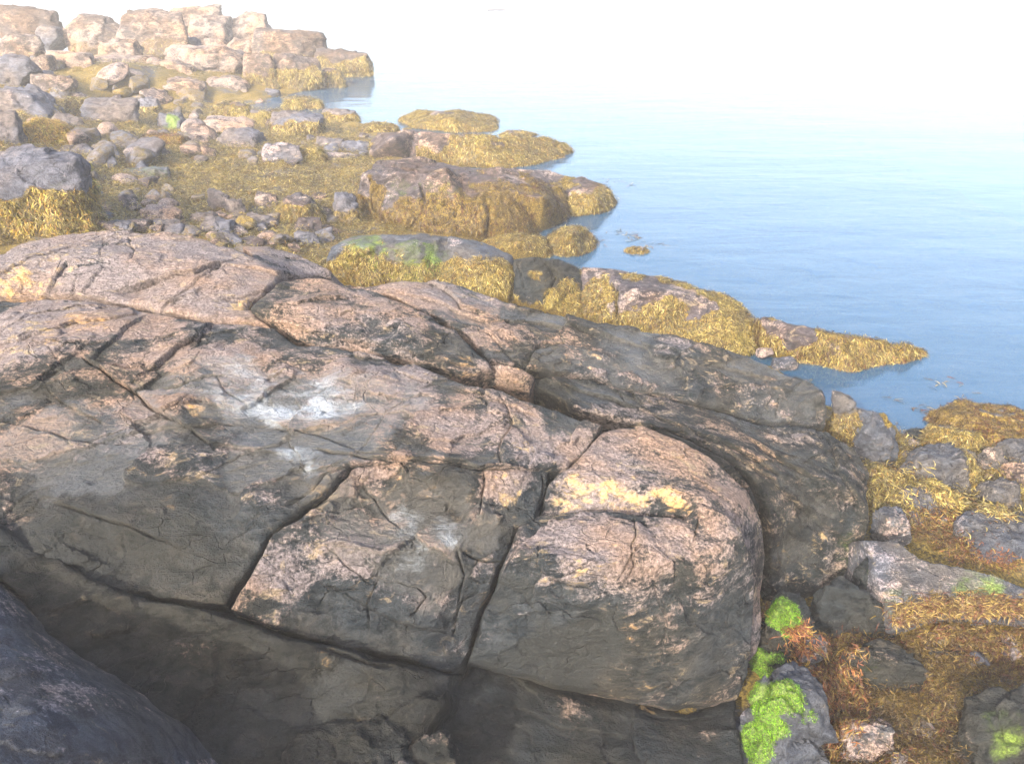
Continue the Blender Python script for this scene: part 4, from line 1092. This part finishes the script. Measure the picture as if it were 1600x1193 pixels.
# ------------------------------------------------------------------ boulders: (box, base height, seed, ang, tone, cover, weed, mat, label)
FW = (0.55, 0.45, 260)
B = [
 ((0, 10, 97, 64), 1.1, 1, .2, (.2, 0, 0), None, M_FAR, "smooth rounded purple-grey mound in the top left corner"),
 ((56, 33, 95, 70), 1.0, 2, .3, (.1, 0, 0), None, M_GREY, "small round dark stone leaning against the mound in the top left corner"),
 ((103, 8, 200, 84), .75, 3, .7, (.45, .05, 0), (.4, .25, 220), M_FAR, "left one of the two biggest headland boulders, with a shadowed right side"),
 ((186, 8, 291, 82), .75, 4, .75, (.4, .05, 0), (.4, .25, 220), M_FAR, "right one of the two biggest headland boulders, blocky with a flat top"),
 ((262, 9, 352, 42), .95, 5, .6, (.4, 0, 0), None, M_FAR, "low pale ledge on the headland crest right of the two biggest boulders"),
 ((296, 26, 364, 72), .55, 6, .8, (.5, .1, 0), None, M_FAR, "squarish buff block below the headland crest"),
 ((348, 24, 428, 74), .45, 7, .8, (.45, .15, 0), None, M_FAR, "cracked buff block beside the squarish one on the headland"),
 ((400, 40, 506, 106), .25, 8, .45, (.3, .0, 0), (.5, .3, 240), M_FAR, "long sloping boulder on the headland's seaward side"),
 ((492, 66, 577, 126), .0, 9, .35, (.2, 0, 0), (.8, .5, 260), M_FAR, "outermost weed-covered rock at the headland's tip"),
 ((427, 88, 502, 145), .02, 10, .4, (.3, 0, 0), (.7, .6, 260), M_FAR, "rounded boulder with hanging beard of weed near the headland's tip"),
 ((496, 98, 538, 141), .0, 11, .4, (.35, 0, 0), (.8, .6, 260), M_FAR, "small weedy boulder at the water by the headland's tip"),
 ((158, 60, 224, 98), .75, 12, .8, (.5, .1, 0), None, M_FAR, "flat reddish ledge under the two biggest headland boulders"),
 ((258, 66, 398, 118), .35, 13, .5, (.5, .1, 0), (.4, .2, 200), M_FAR, "broad pink sloping rock in the middle of the headland"),
 ((76, 78, 158, 138), .45, 14, .9, (.55, .2, 0), (.4, .2, 200), M_FAR, "angular buff boulder with a sharp shaded right face"),
 ((146, 92, 218, 143), .35, 15, .7, (.5, .2, 0), (.3, .2, 200), M_FAR, "warm brown boulder right of the sharp angular one"),
 ((150, 82, 242, 110), .55, 16, .6, (.45, .05, 0), None, M_FAR, "long low pinkish rock behind the warm brown boulder"),
 ((204, 104, 243, 152), .2, 17, .7, (.45, .2, 0), (.4, .3, 200), M_FAR, "upright narrow brown rock between two wider boulders"),
 ((229, 92, 306, 132), .3, 18, .8, (.5, .1, 0), None, M_FAR, "flat-topped pale boulder with a dark left side"),
 ((242, 120, 328, 157), .1, 19, .6, (.5, .2, 0), (.5, .4, 220), M_FAR, "tawny boulder at the waterline under the flat-topped pale one"),
 ((320, 117, 393, 150), .05, 20, .7, (.5, .15, 0), (.4, .2, 220), M_FAR, "wedge-shaped cream boulder at the waterline"),
 ((383, 78, 434, 145), .1, 21, .45, (.35, 0, 0), (.55, .45, 240), M_FAR, "tall rounded purplish boulder standing at the inlet"),
 ((0, 52, 72, 98), .95, 22, .5, (.45, .1, 0), (.4, .3, 200), M_FAR, "buff rock below the corner mound at the left edge"),
 ((46, 86, 90, 122), .8, 23, .7, (.4, .1, 0), None, M_FAR, "small brown rock between the buff rock and the angular boulder"),
 ((-20, 82, 60, 128), .95, 24, .5, (.1, 0, 0), None, M_GREY, "smooth purple-blue rock at the left edge below the buff rock"),
 ((50, 114, 118, 152), .6, 25, .6, (.4, .1, 0), (.5, .3, 220), M_FAR, "brown sloping rock with weed at its right, under the angular boulder"),
 ((270, 54, 314, 80), .55, 26, .8, (.1, 0, 0), None, M_GREY, "small grey angular stone right of the two biggest boulders"),
 ((318, 60, 360, 92), .4, 27, .7, (.45, .1, 0), None, M_FAR, "small pinkish block in the middle of the headland slope"),
 ((352, 62, 420, 100), .3, 28, .6, (.45, 0, 0), (.5, .4, 220), M_FAR, "low pink rock with weedy foot above the tall purplish boulder"),
 ((418, 66, 470, 110), .15, 29, .5, (.35, 0, 0), (.6, .4, 240), M_FAR, "hunched rock with weed hanging over the bearded boulder"),
 ((-30, 126, 94, 192), .85, 30, .45, (.15, 0, 0), None, M_GREY, "large smooth purple-grey rock at the left edge above the weedy slope"),
 ((138, 150, 220, 208), .45, 31, .95, (.05, 0, 0), None, M_GREY, "big angular slate-grey boulder with a broad flat face"),
 ((78, 168, 135, 224), .6, 32, .95, (0, 0, 0), None, M_GREY, "dark bluish angular rock left of the big slate-grey boulder"),
 ((88, 150, 142, 180), .75, 33, .4, (.2, 0, 0), (.9, .9, 300), M_FAR, "yellow weed-capped rock above the dark bluish angular one"),
 ((246, 177, 295, 210), .3, 34, .6, (0, 0, 0), None, M_GREY, "rounded grey stone with a green patch"),
 ((308, 186, 396, 217), .2, 35, .8, (.6, .3, 0), None, M_FAR, "flat orange-buff rock in the middle of the weedy flat"),
 ((332, 202, 410, 244), .2, 36, .6, (.15, 0, 0), (.4, .3, 260), M_GREY, "greenish-grey rock with weedy base beside the flat orange-buff one"),
 ((428, 168, 505, 226), .03, 37, .4, (.1, 0, 0), (.8, .62, 300), M_GREY, "domed boulder wearing golden weed below its bare grey top"),
 ((404, 221, 472, 276), .15, 38, .7, (.35, 0, 0), (.35, .3, 260), M_GREY, "pointed purplish rock before the weed-topped hump"),
 ((440, 222, 510, 274), .1, 39, .4, (.2, 0, 0), (1.0, .9, 340), M_FAR, "hump wholly covered in yellow weed beside the pointed purplish rock"),
 ((503, 235, 565, 262), .1, 40, .8, (.5, .1, 0), (.5, .6, 280), M_FAR, "low flat pinkish rock under a strip of yellow weed"),
 ((491, 210, 540, 242), .12, 41, .9, (0, 0, 0), None, M_GREY, "blue-grey slab tilted toward the viewer"),
 ((532, 219, 582, 247), .12, 42, .9, (.05, 0, 0), None, M_GREY, "flat blue-grey slab touching the flat-topped rock"),
 ((-20, 172, 36, 258), .9, 43, .5, (.1, 0, 0), None, M_GREY, "rounded grey rock cut by the left edge beside the orange weed slope"),
 ((4, 178, 108, 262), .7, 44, .3, (.2, .3, 0), (1.0, 1.0, 330, ORANGE), M_FAR, "slope of rock covered in orange-yellow weed"),
 ((60, 226, 162, 268), .62, 45, .5, (.1, 0, 0), (.3, .3, 260), M_GREY, "olive-grey whaleback rock above the bright yellow-green patch"),
 ((160, 212, 222, 256), .45, 46, .6, (.1, 0, 0), (.4, .4, 260), M_GREY, "dark brown lumpy rock right of the olive-grey whaleback"),
 ((212, 224, 263, 264), .38, 47, .5, (.15, 0, 0), (.5, .5, 280), M_GREY, "round olive rock with a bare lit side"),
 ((222, 198, 300, 252), .3, 48, .35, (.2, .1, 0), (.9, .9, 320, REDDISH + BROWN), M_FAR, "mound under reddish-brown weed"),
 ((292, 206, 328, 246), .28, 49, .6, (.4, .1, 0), (.5, .5, 280), M_FAR, "small brown rock at the edge of the reddish-brown mound"),
 ((-30, 246, 144, 395), .85, 50, .4, (.15, .1, 0), (.85, .62, 420, ORANGE + OLIVE), M_GREY, "huge grey boulder skirted with golden weed at the left edge"),
 ((66, 253, 144, 294), .78, 51, .3, (.2, 0, 0), (1.0, 1.0, 360, LIME), M_GREY, "hump glowing with yellow-green weed above the huge boulder"),
 ((136, 311, 175, 352), .75, 52, .9, (.95, .3, 0), None, M_FAR, "small angular salmon-pink stone"),
 ((110, 279, 152, 314), .75, 53, .6, (0, 0, 0), (.8, .9, 360, LIME), M_GREY, "stone with lime-green algae below the yellow-green hump"),
 ((120, 297, 160, 327), .75, 54, .8, (.1, 0, 0), None, M_GREY, "small bluish stone just above the salmon-pink one"),
 ((148, 276, 214, 303), .6, 55, .9, (.05, 0, .05), None, M_GREY, "flat blue-grey slab with a green edge lying in the weed"),
 ((186, 262, 260, 287), .5, 56, .7, (.1, 0, 0), None, M_GREY, "low pale green rock sunk in the weed mat"),
 ((224, 317, 282, 360), .68, 57, .8, (.6, 0, .1), None, M_FAR, "pale pinkish-white stone among the cobbles"),
 ((164, 344, 206, 368), .85, 58, .6, (.1, 0, 0), None, M_GREY, "rounded grey stone showing over the pale ridge"),
 ((238, 338, 284, 370), .72, 59, .8, (0, 0, 0), None, M_GREY, "greenish triangular stone behind the pale ridge's crest"),
 ((329, 294, 360, 337), .55, 60, .8, (0, 0, .1), None, M_GREY, "upright bluish stone standing in the weed"),
 ((354, 308, 386, 342), .55, 61, .7, (.15, 0, 0), None, M_GREY, "leaning grey stone right of the upright bluish one"),
 ((298, 330, 342, 356), .6, 62, .8, (.05, 0, 0), None, M_GREY, "dark oblong cobble left of the leaning grey stone"),
 ((318, 340, 374, 372), .62, 63, .9, (.05, 0, 0), None, M_GREY, "dark angular slab below the dark oblong cobble"),
 ((332, 358, 380, 386), .66, 64, .9, (.05, 0, .05), None, M_GREY, "flat blue slab just over the ridge's right shoulder"),
 ((384, 332, 430, 360), .5, 65, .8, (.1, 0, 0), None, M_GREY, "grey cobble with a flat top in the middle of the cobbles"),
 ((460, 336, 502, 370), .42, 66, .7, (.1, .3, 0), None, M_FAR, "tawny stone stacked over a pale blue-green one"),
 ((463, 361, 499, 388), .45, 67, .8, (0, 0, .25), None, M_GREY, "pale blue-green flat stone under the tawny one"),
 ((428, 366, 462, 386), .5, 68, .8, (.1, 0, .3), None, M_GREY, "flat whitish stone left of the pale blue-green one"),
 ((432, 306, 508, 352), .38, 69, .35, (.25, 0, 0), (.9, .8, 380), M_FAR, "rounded weedy mound left of the lobed dome"),
 ((376, 364, 416, 392), .58, 70, .7, (.3, 0, 0), None, M_FAR, "pinkish cobble directly behind the flat pink slab"),
 ((400, 300, 434, 326), .42, 71, .6, (.4, 0, .1), None, M_FAR, "small pale stone poking from the weed mat"),
 ((520, 300, 560, 345), .33, 72, .7, (.05, 0, 0), (.5, .4, 300), M_GREY, "bluish stone at the left foot of the lobed dome"),
 ((446, 150, 500, 172), .0, 73, .4, (.1, 0, 0), (.9, .9, 260), M_GREY, "flat weedy rock awash in the inlet"),
 ((392, 168, 440, 196), .05, 74, .5, (.2, 0, 0), (.8, .8, 280), M_GREY, "low brown weedy rock left of the domed boulder"),
 ((330, 160, 396, 184), .12, 75, .4, (.2, 0, 0), (.9, .9, 260), M_FAR, "flat golden-weed rock at the head of the inlet"),
 ((216, 150, 250, 172), .3, 76, .8, (.1, 0, .1), None, M_GREY, "small grey block under the tawny waterline boulder"),
 ((500, 172, 560, 196), -.05, 77, .4, (.1, 0, 0), (.8, .8, 260), M_GREY, "low dark weedy rock between the domed boulder and the islet"),
 ((560, 188, 624, 212), .0, 78, .4, (.1, 0, 0), (.9, .9, 260), M_GREY, "weedy rock in front of the islet's left end"),
 ((780, 205, 838, 216), -.03, 79, .3, (.1, 0, 0), (1, 1, 260), M_GREY, "low weed-covered rock at the waterline right of the islet"),
]
for (box, zb, sd_, ang_, tn, wd, mt, lb) in B:
    gpaint = []
    cvr = (0, 0, 0)
    if "green patch" in lb:
        gpaint = [('green', 270, 190, 16, .9)]
    if "lime-green" in lb:
        cvr = (0, .9, 0)
    if "pale green rock" in lb or "green edge" in lb:
        cvr = (0, .42, 0)
    if "yellow-green" in lb and "hump" in lb:
        cvr = (0, .7, 0)
    if lb.startswith("huge grey"):
        gpaint = [('green', 95, 300, 26, .35), ('weed', 70, 340, 40, .5)]
    if mt is M_GREY:
        mt = M_SLATE
        if wd is None and box[1] > 120:
            wd = (.5, .28, 260)
    hd = sd_ <= 29
    if hd and mt is M_FAR:
        mt = M_HEAD
    w4 = wd
    if wd and (box[3] > 240):
        w4 = (wd[0], wd[1], wd[2] * 1.4) + tuple(wd[3:])
    boulder("boulder", lb, box, zb, sd_ + 400, mt, 5 if (box[2] - box[0]) < 130 else 6, ang_, tone=tn, weed=w4, paints=gpaint, cover=cvr, rough=.85 if hd else 1.15,
            yaw=((sd_ * 37) % 17 - 8) * .03, depth=.8 if ang_ < .9 else .65)

# ------------------------------------------------------------------ right-hand shore
RW = (.6, .5, 900)
slab("flat_slab", "large flat grey slab tinged green lying across the weed at the right edge",
     [(1350, 842, .60), (1398, 843, .60), (1438, 873, .54), (1500, 884, .51), (1547, 893, .48), (1600, 918, .42), (1700, 950, .36), (1700, 985, .30), (1600, 964, .33), (1468, 964, .34), (1398, 984, .31), (1386, 958, .36), (1366, 898, .48)],
     [(1450, 930, .42), (1550, 940, .38), (1400, 900, .48)], res=.009, seed=201, mat=M_GREY, base=(.30, 0, .05), edge=.02, rough=.6, drop=.35, skirt=.06, extra_cracks=.4,
     paints=[('green', 1520, 915, 50, .45), ('green', 1400, 945, 40, .4), ('green', 1570, 900, 40, .3), ('ochre', 1380, 950, 40, .25)], cat='rock')
R = [
 ((1292, 618, 1334, 704), .25, 501, .7, (.2, 0, 0), (.5, .8, 900), M_GREY, "narrow rock capped in yellow weed against the long slab's blunt end", "boulder"),
 ((1326, 642, 1396, 724), .15, 502, .6, (.15, 0, 0), None, M_GREY, "grey boulder ringed with strands of yellow weed, left of the smooth grey dome", "boulder"),
 ((1400, 680, 1520, 776), .12, 503, .45, (.12, 0, .03), None, M_GREY, "smooth grey domed boulder fringed with weed near the water's edge", "boulder"),
 ((1420, 668, 1456, 690), .05, 504, .7, (0, 0, 0), None, M_DARK, "small dark rock at the water just behind the grey dome", "boulder"),
 ((1446, 664, 1530, 722), .02, 505, .35, (.2, 0, 0), (1, 1, 900), M_GREY, "mound of rock buried in yellow-brown weed behind the grey dome", "boulder"),
 ((1478, 632, 1660, 712), -.05, 506, .3, (.2, 0, 0), (1, 1, 800, BROWN), M_GREY, "wide brown weed-covered hump at the right edge by the water", "boulder"),
 ((1482, 698, 1532, 734), .1, 507, .9, (.1, 0, .1), None, M_GREY, "small slate-blue stone right of the grey dome", "boulder"),
 ((1526, 692, 1566, 740), .12, 508, .9, (.25, 0, .05), None, M_GREY, "tilted pale grey stone behind the slate-blue one", "boulder"),
 ((1572, 686, 1640, 734), .1, 509, .6, (.05, 0, .05), None, M_GREY, "bluish boulder cut by the right edge", "boulder"),
 ((1576, 722, 1640, 760), .14, 510, .6, (.45, 0, .05), None, M_FAR, "pinkish-grey stone below the bluish boulder at the right edge", "boulder"),
 ((1528, 746, 1592, 804), .12, 511, .6, (.15, 0, .1), (.4, .6, 600), M_GREY, "mottled olive stone between the grey dome and the right edge", "boulder"),
 ((1400, 756, 1502, 806), .18, 512, .8, (.1, 0, .05), None, M_GREY, "long flat grey stone crossed by a line of yellow weed below the dome", "boulder"),
 ((1508, 804, 1650, 872), .15, 513, .7, (.15, 0, .08), None, M_GREY, "flattish grey boulder above the large flat slab at the right edge", "boulder"),
 ((1362, 798, 1416, 848), .28, 514, .6, (.3, 0, .25), None, M_GREY, "pale speckled stone above the left end of the flat slab", "boulder"),
 ((1338, 872, 1396, 934), .25, 515, .8, (.05, 0, 0), None, M_DARK, "dark rock with a green smear where the jagged face meets the flat slab", "boulder"),
 ((1322, 920, 1398, 1012), .05, 516, .8, (0, 0, 0), (.3, .4, 700, REDDISH), M_DARK, "black wet rock under the left end of the flat slab", "boulder"),
 ((1304, 996, 1426, 1092), .0, 517, .8, (.1, 0, .12), None, M_DARK, "blue-black angular rock in the middle of the brown weed", "boulder"),
 ((1505, 1076, 1650, 1240), -.02, 518, .45, (.1, 0, .05), None, M_DARK, "rounded dark boulder with green streaks in the bottom right corner", "boulder"),
 ((1160, 1050, 1276, 1235), -.05, 519, .5, (.15, .05, 0), None, M_GREY, "upright boulder with bright green algae down its left side", "boulder"),
 ((1190, 934, 1268, 1002), .30, 520, .5, (.1, 0, 0), None, M_DARK, "small rock thickly coated in vivid green algae below the dark joint", "boulder"),
 ((1248, 984, 1290, 1030), .2, 521, .8, (.35, .05, 0), None, M_GREY, "oblong brown pebble propped beside the vivid green rock", "boulder"),
 ((1268, 905, 1345, 992), .12, 522, .8, (.05, 0, 0), None, M_DARK, "shadowy lumpy rock under the jagged face", "boulder"),
 ((1306, 1114, 1384, 1215), -.08, 523, .6, (.35, 0, .25), None, M_GREY, "pale speckled rock showing through brown weed at the bottom edge", "boulder"),
 ((1160, 990, 1240, 1080), .0, 524, .5, (.1, 0, 0), None, M_DARK, "dark green-stained stone between the square block and the reddish weed", "boulder"),
 ((1440, 996, 1530, 1040), .1, 525, .6, (.05, 0, 0), (.6, .8, 900, BROWN), M_DARK, "low weedy stone in shadow in front of the flat slab", "boulder"),
]
RO = {}
for (box, zb, sd_, ang_, tn, wd, mt, lb, ct) in R:
    gp_ = []
    if sd_ == 518:
        gp_ = [('green', 1565, 1130, 45, .35), ('green', 1580, 1170, 35, .3), ('green', 1545, 1090, 20, .5)]
    if sd_ == 519:
        gp_ = [('green', 1195, 1100, 40, 1.0), ('green', 1182, 1160, 40, 1.0), ('green', 1222, 1080, 30, 1.0), ('green', 1245, 1095, 18, .8), ('green', 1210, 1135, 30, .8), ('green', 1175, 1190, 26, .8), ('green', 1262, 1120, 16, .5)]
    if sd_ == 520:
        gp_ = [('green', 1222, 955, 34, 1.0), ('green', 1240, 975, 26, .9), ('green', 1205, 985, 20, .8)]
    if sd_ == 524:
        gp_ = [('green', 1180, 1030, 24, .9), ('green', 1195, 1060, 28, .9), ('green', 1215, 1030, 16, .6)]
    if sd_ == 515:
        gp_ = [('green', 1375, 905, 25, .6)]
    if sd_ == 517:
        gp_ = [('green', 1360, 1040, 40, .3)]
    if sd_ == 502:
        gp_ = [('weed', 1335, 660, 18, .9), ('weed', 1385, 655, 18, .8)]
    if sd_ == 503:
        gp_ = [('weed', 1505, 740, 16, .9), ('weed', 1420, 690, 10, .8)]
    RO[sd_] = boulder("boulder", lb, box, zb, sd_, mt, 6, ang_, tone=tn, weed=wd, paints=gp_, yaw=((sd_ * 37) % 17 - 8) * .03, depth=.85 if ang_ < .75 else .7)
for s_ in (518, 519, 520, 524):
    o = RO[s_]
    if s_ == 518:
        continue
    grow(o, o_data[o.name][1], 26000, .012, .0030, GREEN, name='green_algae', mat=M_ALGA, lift=.5, seg=2, thr=.35, hang=.6)

# ------------------------------------------------------------------ cobbles
cob = []
for s_ in range(7):
    V, T = ICO[4]
    r_ = np.random.default_rng(900 + s_)
    pl = r_.normal(0, 1, (11, 3))
    pl /= np.linalg.norm(pl, axis=1)[:, None]
    dots = np.maximum(V @ pl.T, 1e-3) / r_.uniform(.6, .95, 11)
    rr = np.minimum(1 / np.power(np.power(dots, 14).sum(1), 1 / 14), 1.2)
    X = V * rr[:, None] * np.array([1, .75, .5])
    X = X + V * (0.06 * fbm(X * 2.2 + s_, 3, s_) + .012 * fbm(X * 9, 2, s_))[:, None]
    tn = [(.1, 0, 0), (.45, .1, 0), (.05, 0, .12), (.3, 0, .05), (.6, .2, 0), (.0, 0, 0), (.15, .0, .2)][s_]
    cv = [(.45, 0, 0), (.2, 0, 0), (.1, .2, 0), (.55, 0, 0), (.15, 0, 0), (.4, .3, 0), (.4, 0, 0)][s_]
    o = make_mesh("cobble", X, T, [M_SLATE, M_FAR][s_ in (1, 4)], {"tones": np.tile((*tn, .15), (len(V), 1)), "cover": np.tile(cv, (len(V), 1))})
    cob.append(o)
used = [False] * 7
REG = [(160, 310, 520, 400, 85, .07, .17, "cobble in the jumble behind the ridge", "cobbles behind the pale ridge"),
       (300, 160, 600, 260, 38, .10, .22, "stone scattered on the weedy tidal flat", "stones on the tidal flat"),
       (0, 130, 300, 320, 50, .10, .22, "stone scattered on the weedy tidal flat", "stones on the tidal flat"),
       (60, 150, 330, 260, 34, .18, .42, "larger block in the boulder jumble of the upper left shore", "larger blocks of the upper left shore"),
       (0, 50, 430, 150, 26, .22, .50, "rock filling a gap between the headland boulders", "gap-filling rocks on the headland"),
       (1380, 690, 1620, 880, 30, .035, .10, "stone among the weed of the right-hand shore", "stones of the right-hand shore"),
       (1180, 960, 1600, 1193, 18, .03, .09, "pebble half buried in brown weed near the bottom right", "pebbles in the brown weed"),
       (500, 330, 570, 440, 5, .08, .18, "cobble in the jumble behind the ridge", "cobbles behind the pale ridge")]
r_ = np.random.default_rng(55)
for (x0, y0, x1, y1, cnt, s0, s1, lb, gr) in REG:
    for _ in range(cnt):
        q = hit(r_.uniform(x0, x1), r_.uniform(y0, y1))
        if q is None:
            continue
        k = int(r_.integers(0, 7))
        o = cob[k] if not used[k] else cob[k].copy()
        if used[k]:
            COL.objects.link(o)
        used[k] = True
        s = r_.uniform(s0, s1)
        o.scale = (s, s * r_.uniform(.8, 1.2), s * r_.uniform(.8, 1.3))
        o.rotation_euler = (r_.uniform(-.4, .4), r_.uniform(-.4, .4), r_.uniform(0, 6.28))
        o.location = (q[0], q[1], q[2] + s * .18)
        tag(o, lb, 'stone', gr)

# ------------------------------------------------------------------ weed mats (nobody could count the fronds)
def mat_patch(name, label, region, dens, pal, L, W, thr=.3, lift=.3, blobs=None, cap=60000, kind_cat='seaweed', seg=3):
    """fronds standing on the shore inside a patch given by its corner points seen in the photograph"""
    poly = []
    for (x, y) in region:
        q = hit(x, y)
        poly.append(q[:2])
    poly = np.array(poly)
    sd = poly_sd(gq, poly)
    m = sstep(-.1, .15, sd + .25 * fbm(gp * 2, 3, 61)) * np.clip(.95 + .6 * fbm(gp * 2.5, 3, 63), 0, 1)
    o = grow(ground, m, dens, L, W, pal, name=name, lift=lift, parent=False, thr=thr, cap=cap, hang=.5, seg=seg)
    if o:
        tag(o, label, kind_cat, kind='stuff')
    return o


mat_patch("rockweed", "golden-green mat of rockweed over the tidal flat between the boulders", [(-100, 150), (90, 170), (300, 160), (500, 176), (610, 240), (570, 330), (640, 362), (600, 385), (520, 440), (430, 420), (330, 385), (160, 370), (-100, 400)], 4200, OLIVE, .060, .0095, cap=230000, seg=2)
mat_patch("rockweed", "yellow weed strung over the stones of the right-hand shore", [(1300, 640), (1420, 690), (1600, 700), (1660, 820), (1440, 860), (1350, 830)], 5500, OLIVE, .045, .0075, cap=90000)
mat_patch("rockweed", "thick mat of brown rockweed in the lower right", [(1230, 1000), (1330, 960), (1450, 985), (1700, 990), (1750, 1250), (1180, 1250)], 17000, BROWN, .032, .0050, cap=160000, lift=.25)
mat_patch("rockweed", "reddish-brown patch of weed above the flat slab", [(1380, 790), (1470, 800), (1560, 860), (1600, 900), (1480, 890), (1400, 850)], 17000, REDDISH, .030, .0048, lift=.3)
mat_patch("rockweed", "weed growing over the low rocks of the headland shore", [(-100, 150), (120, 120), (330, 140), (480, 130), (560, 120), (560, 90), (300, 70), (-100, 60)], 1000, OLIVE, .09, .016, cap=80000, seg=2)


def drape(label, pts, width, n, pal, L, W, lift=.35, seed=1, name="seaweed_strand", zup=.0):
    """a rope of weed lying over whatever is there, found by dropping onto the rocks"""
    r = np.random.default_rng(seed)
    P3 = np.array(pts)
    seg = r.integers(0, len(P3) - 1, n)
    f = r.random(n)[:, None]
    p = P3[seg] * (1 - f) + P3[seg + 1] * f
    d = P3[seg + 1] - P3[seg]
    d /= np.linalg.norm(d, axis=1)[:, None] + 1e-9
    p = p + r.normal(0, 1, (n, 3)) * width * np.array([1, .6, .3])
    dep = bpy.context.evaluated_depsgraph_get()
    nn = np.tile([0, 0, 1.0], (n, 1))
    keep = np.ones(n, bool)
    for k in range(n):
        ok, loc, no, _, ob, _ = SC.ray_cast(dep, Vector((p[k, 0], p[k, 1], p[k, 2] + .25)), Vector((0, 0, -1)), distance=1.0)
        if ok:
            p[k] = loc
            nn[k] = no
        else:
            keep[k] = False
    p, nn, d = p[keep], nn[keep], d[keep]
    m = len(p)
    t = d * r.choice([1, 1, 1, -1], m)[:, None] + r.normal(0, .55, (m, 3)) + np.array([0, 0, -.3])
    t -= (t * nn).sum(1)[:, None] * nn
    t /= np.linalg.norm(t, axis=1)[:, None] + 1e-9
    pa = np.array(pal)
    cols = pa[r.integers(0, len(pa), m)] * r.uniform(.65, 1.3, (m, 1))
    V, Q, C = strips(p, nn, t, L * r.uniform(.5, 1.5, m), W * r.uniform(.6, 1.4, m), cols, 3, lift)
    o = make_mesh(name, V, Q, M_WEED, {"frond_colour": np.clip(C, 0, 1)})
    return tag(o, label, 'seaweed', kind='stuff')


bpy.context.view_layer.update()


def PP(*q):
    return [P(*x) for x in q]


drape("reddish strand of weed trailing past the vivid green rock", PP((1185, 985, .2), (1215, 1015, .2), (1245, 1030, .2), (1275, 1070, .15), (1290, 1110, .1)), .045, 3740, REDDISH, 0.047, 0.0053, seed=2)
drape("reddish-brown tuft of weed hanging beside the blue-black angular rock", PP((1300, 1040, .15), (1320, 1070, .15), (1335, 1120, .1), (1290, 1190, .05)), .06, 3740, REDDISH + BROWN, 0.043, 0.0053, seed=3)
drape("rope of yellow weed from the grey dome to the flat slab's rear", PP((1330, 720, .3), (1400, 745, .3), (1450, 765, .3), (1500, 790, .3), (1570, 810, .3)), .06, 5100, OLIVE, 0.050, 0.0067, seed=4)
drape("yellow weed hanging between the jagged face and the grey boulder", PP((1345, 690, .5), (1365, 720, .4), (1370, 760, .35), (1400, 790, .3)), .08, 5440, OLIVE, 0.054, 0.0067, seed=5)
drape("yellow weed curling over the shoulder of the grey dome", PP((1430, 690, .35), (1480, 700, .3), (1512, 735, .25), (1518, 765, .2)), .035, 2210, OLIVE, 0.043, 0.0060, seed=6)
drape("brown weed fringe under the front edge of the flat slab", PP((1390, 995, .2), (1460, 985, .2), (1530, 980, .2), (1650, 985, .2)), .06, 5100, BROWN, 0.043, 0.0060, seed=7)
drape("golden weed along the far foot of the long grey-green slab", PP((880, 492, .6), (1000, 512, .5), (1100, 540, .4), (1180, 560, .3)), .08, 5100, OLIVE, 0.058, 0.0090, seed=8)

fl = []
for (x, y, n_) in [(978, 366, 16), (988, 372, 12), (940, 376, 8), (962, 286, 8), (985, 288, 6), (1010, 383, 12), (1480, 600, 10), (1440, 640, 14), (1500, 650, 16)]:
    q = P(x, y, 0.0)
    fl.append(q + rng.normal(0, 1, (n_, 3)) * np.array([.12, .12, 0]))
fl = np.concatenate(fl)
fl[:, 2] = .003
nn_ = len(fl)
an = rng.uniform(0, 6.28, nn_)
V, Q, C = strips(fl, np.tile([0, 0, 1.0], (nn_, 1)), np.stack([np.cos(an), np.sin(an), 0 * an], 1), rng.uniform(.06, .14, nn_), rng.uniform(.012, .02, nn_), np.array(BROWN)[rng.integers(0, 5, nn_)], 3, .08)
tag(make_mesh("floating_weed", V, Q, M_WEED, {"frond_colour": C}), "loose sprigs of brown weed floating on the water close to the rocks", "seaweed", kind="stuff")

# ------------------------------------------------------------------ air over the bay
m_h = bpy.data.materials.new("pale_sea_haze")
m_h.use_nodes = True
nt = m_h.node_tree
nt.nodes.remove(nt.nodes["Principled BSDF"])
pv = nt.nodes.new("ShaderNodeVolumePrincipled")
pv.inputs["Color"].default_value = (0.93, 0.95, 1.0, 1)
pv.inputs["Density"].default_value = HAZE
pv.inputs["Anisotropy"].default_value = 0.0
nt.links.new(pv.outputs[0], nt.nodes["Material Output"].inputs["Volume"])
x0, x1, y0, y1, z0, z1 = -300, 300, -300, 300, -4.8, 6.0
hv = [(x, y, z) for z in (z0, z1) for y in (y0, y1) for x in (x0, x1)]
hq = [(0, 2, 3, 1), (4, 5, 7, 6), (0, 1, 5, 4), (2, 6, 7, 3), (0, 4, 6, 2), (1, 3, 7, 5)]
haze = make_mesh("haze", hv, hq, m_h, smooth=False)
tag(haze, kind='stuff')
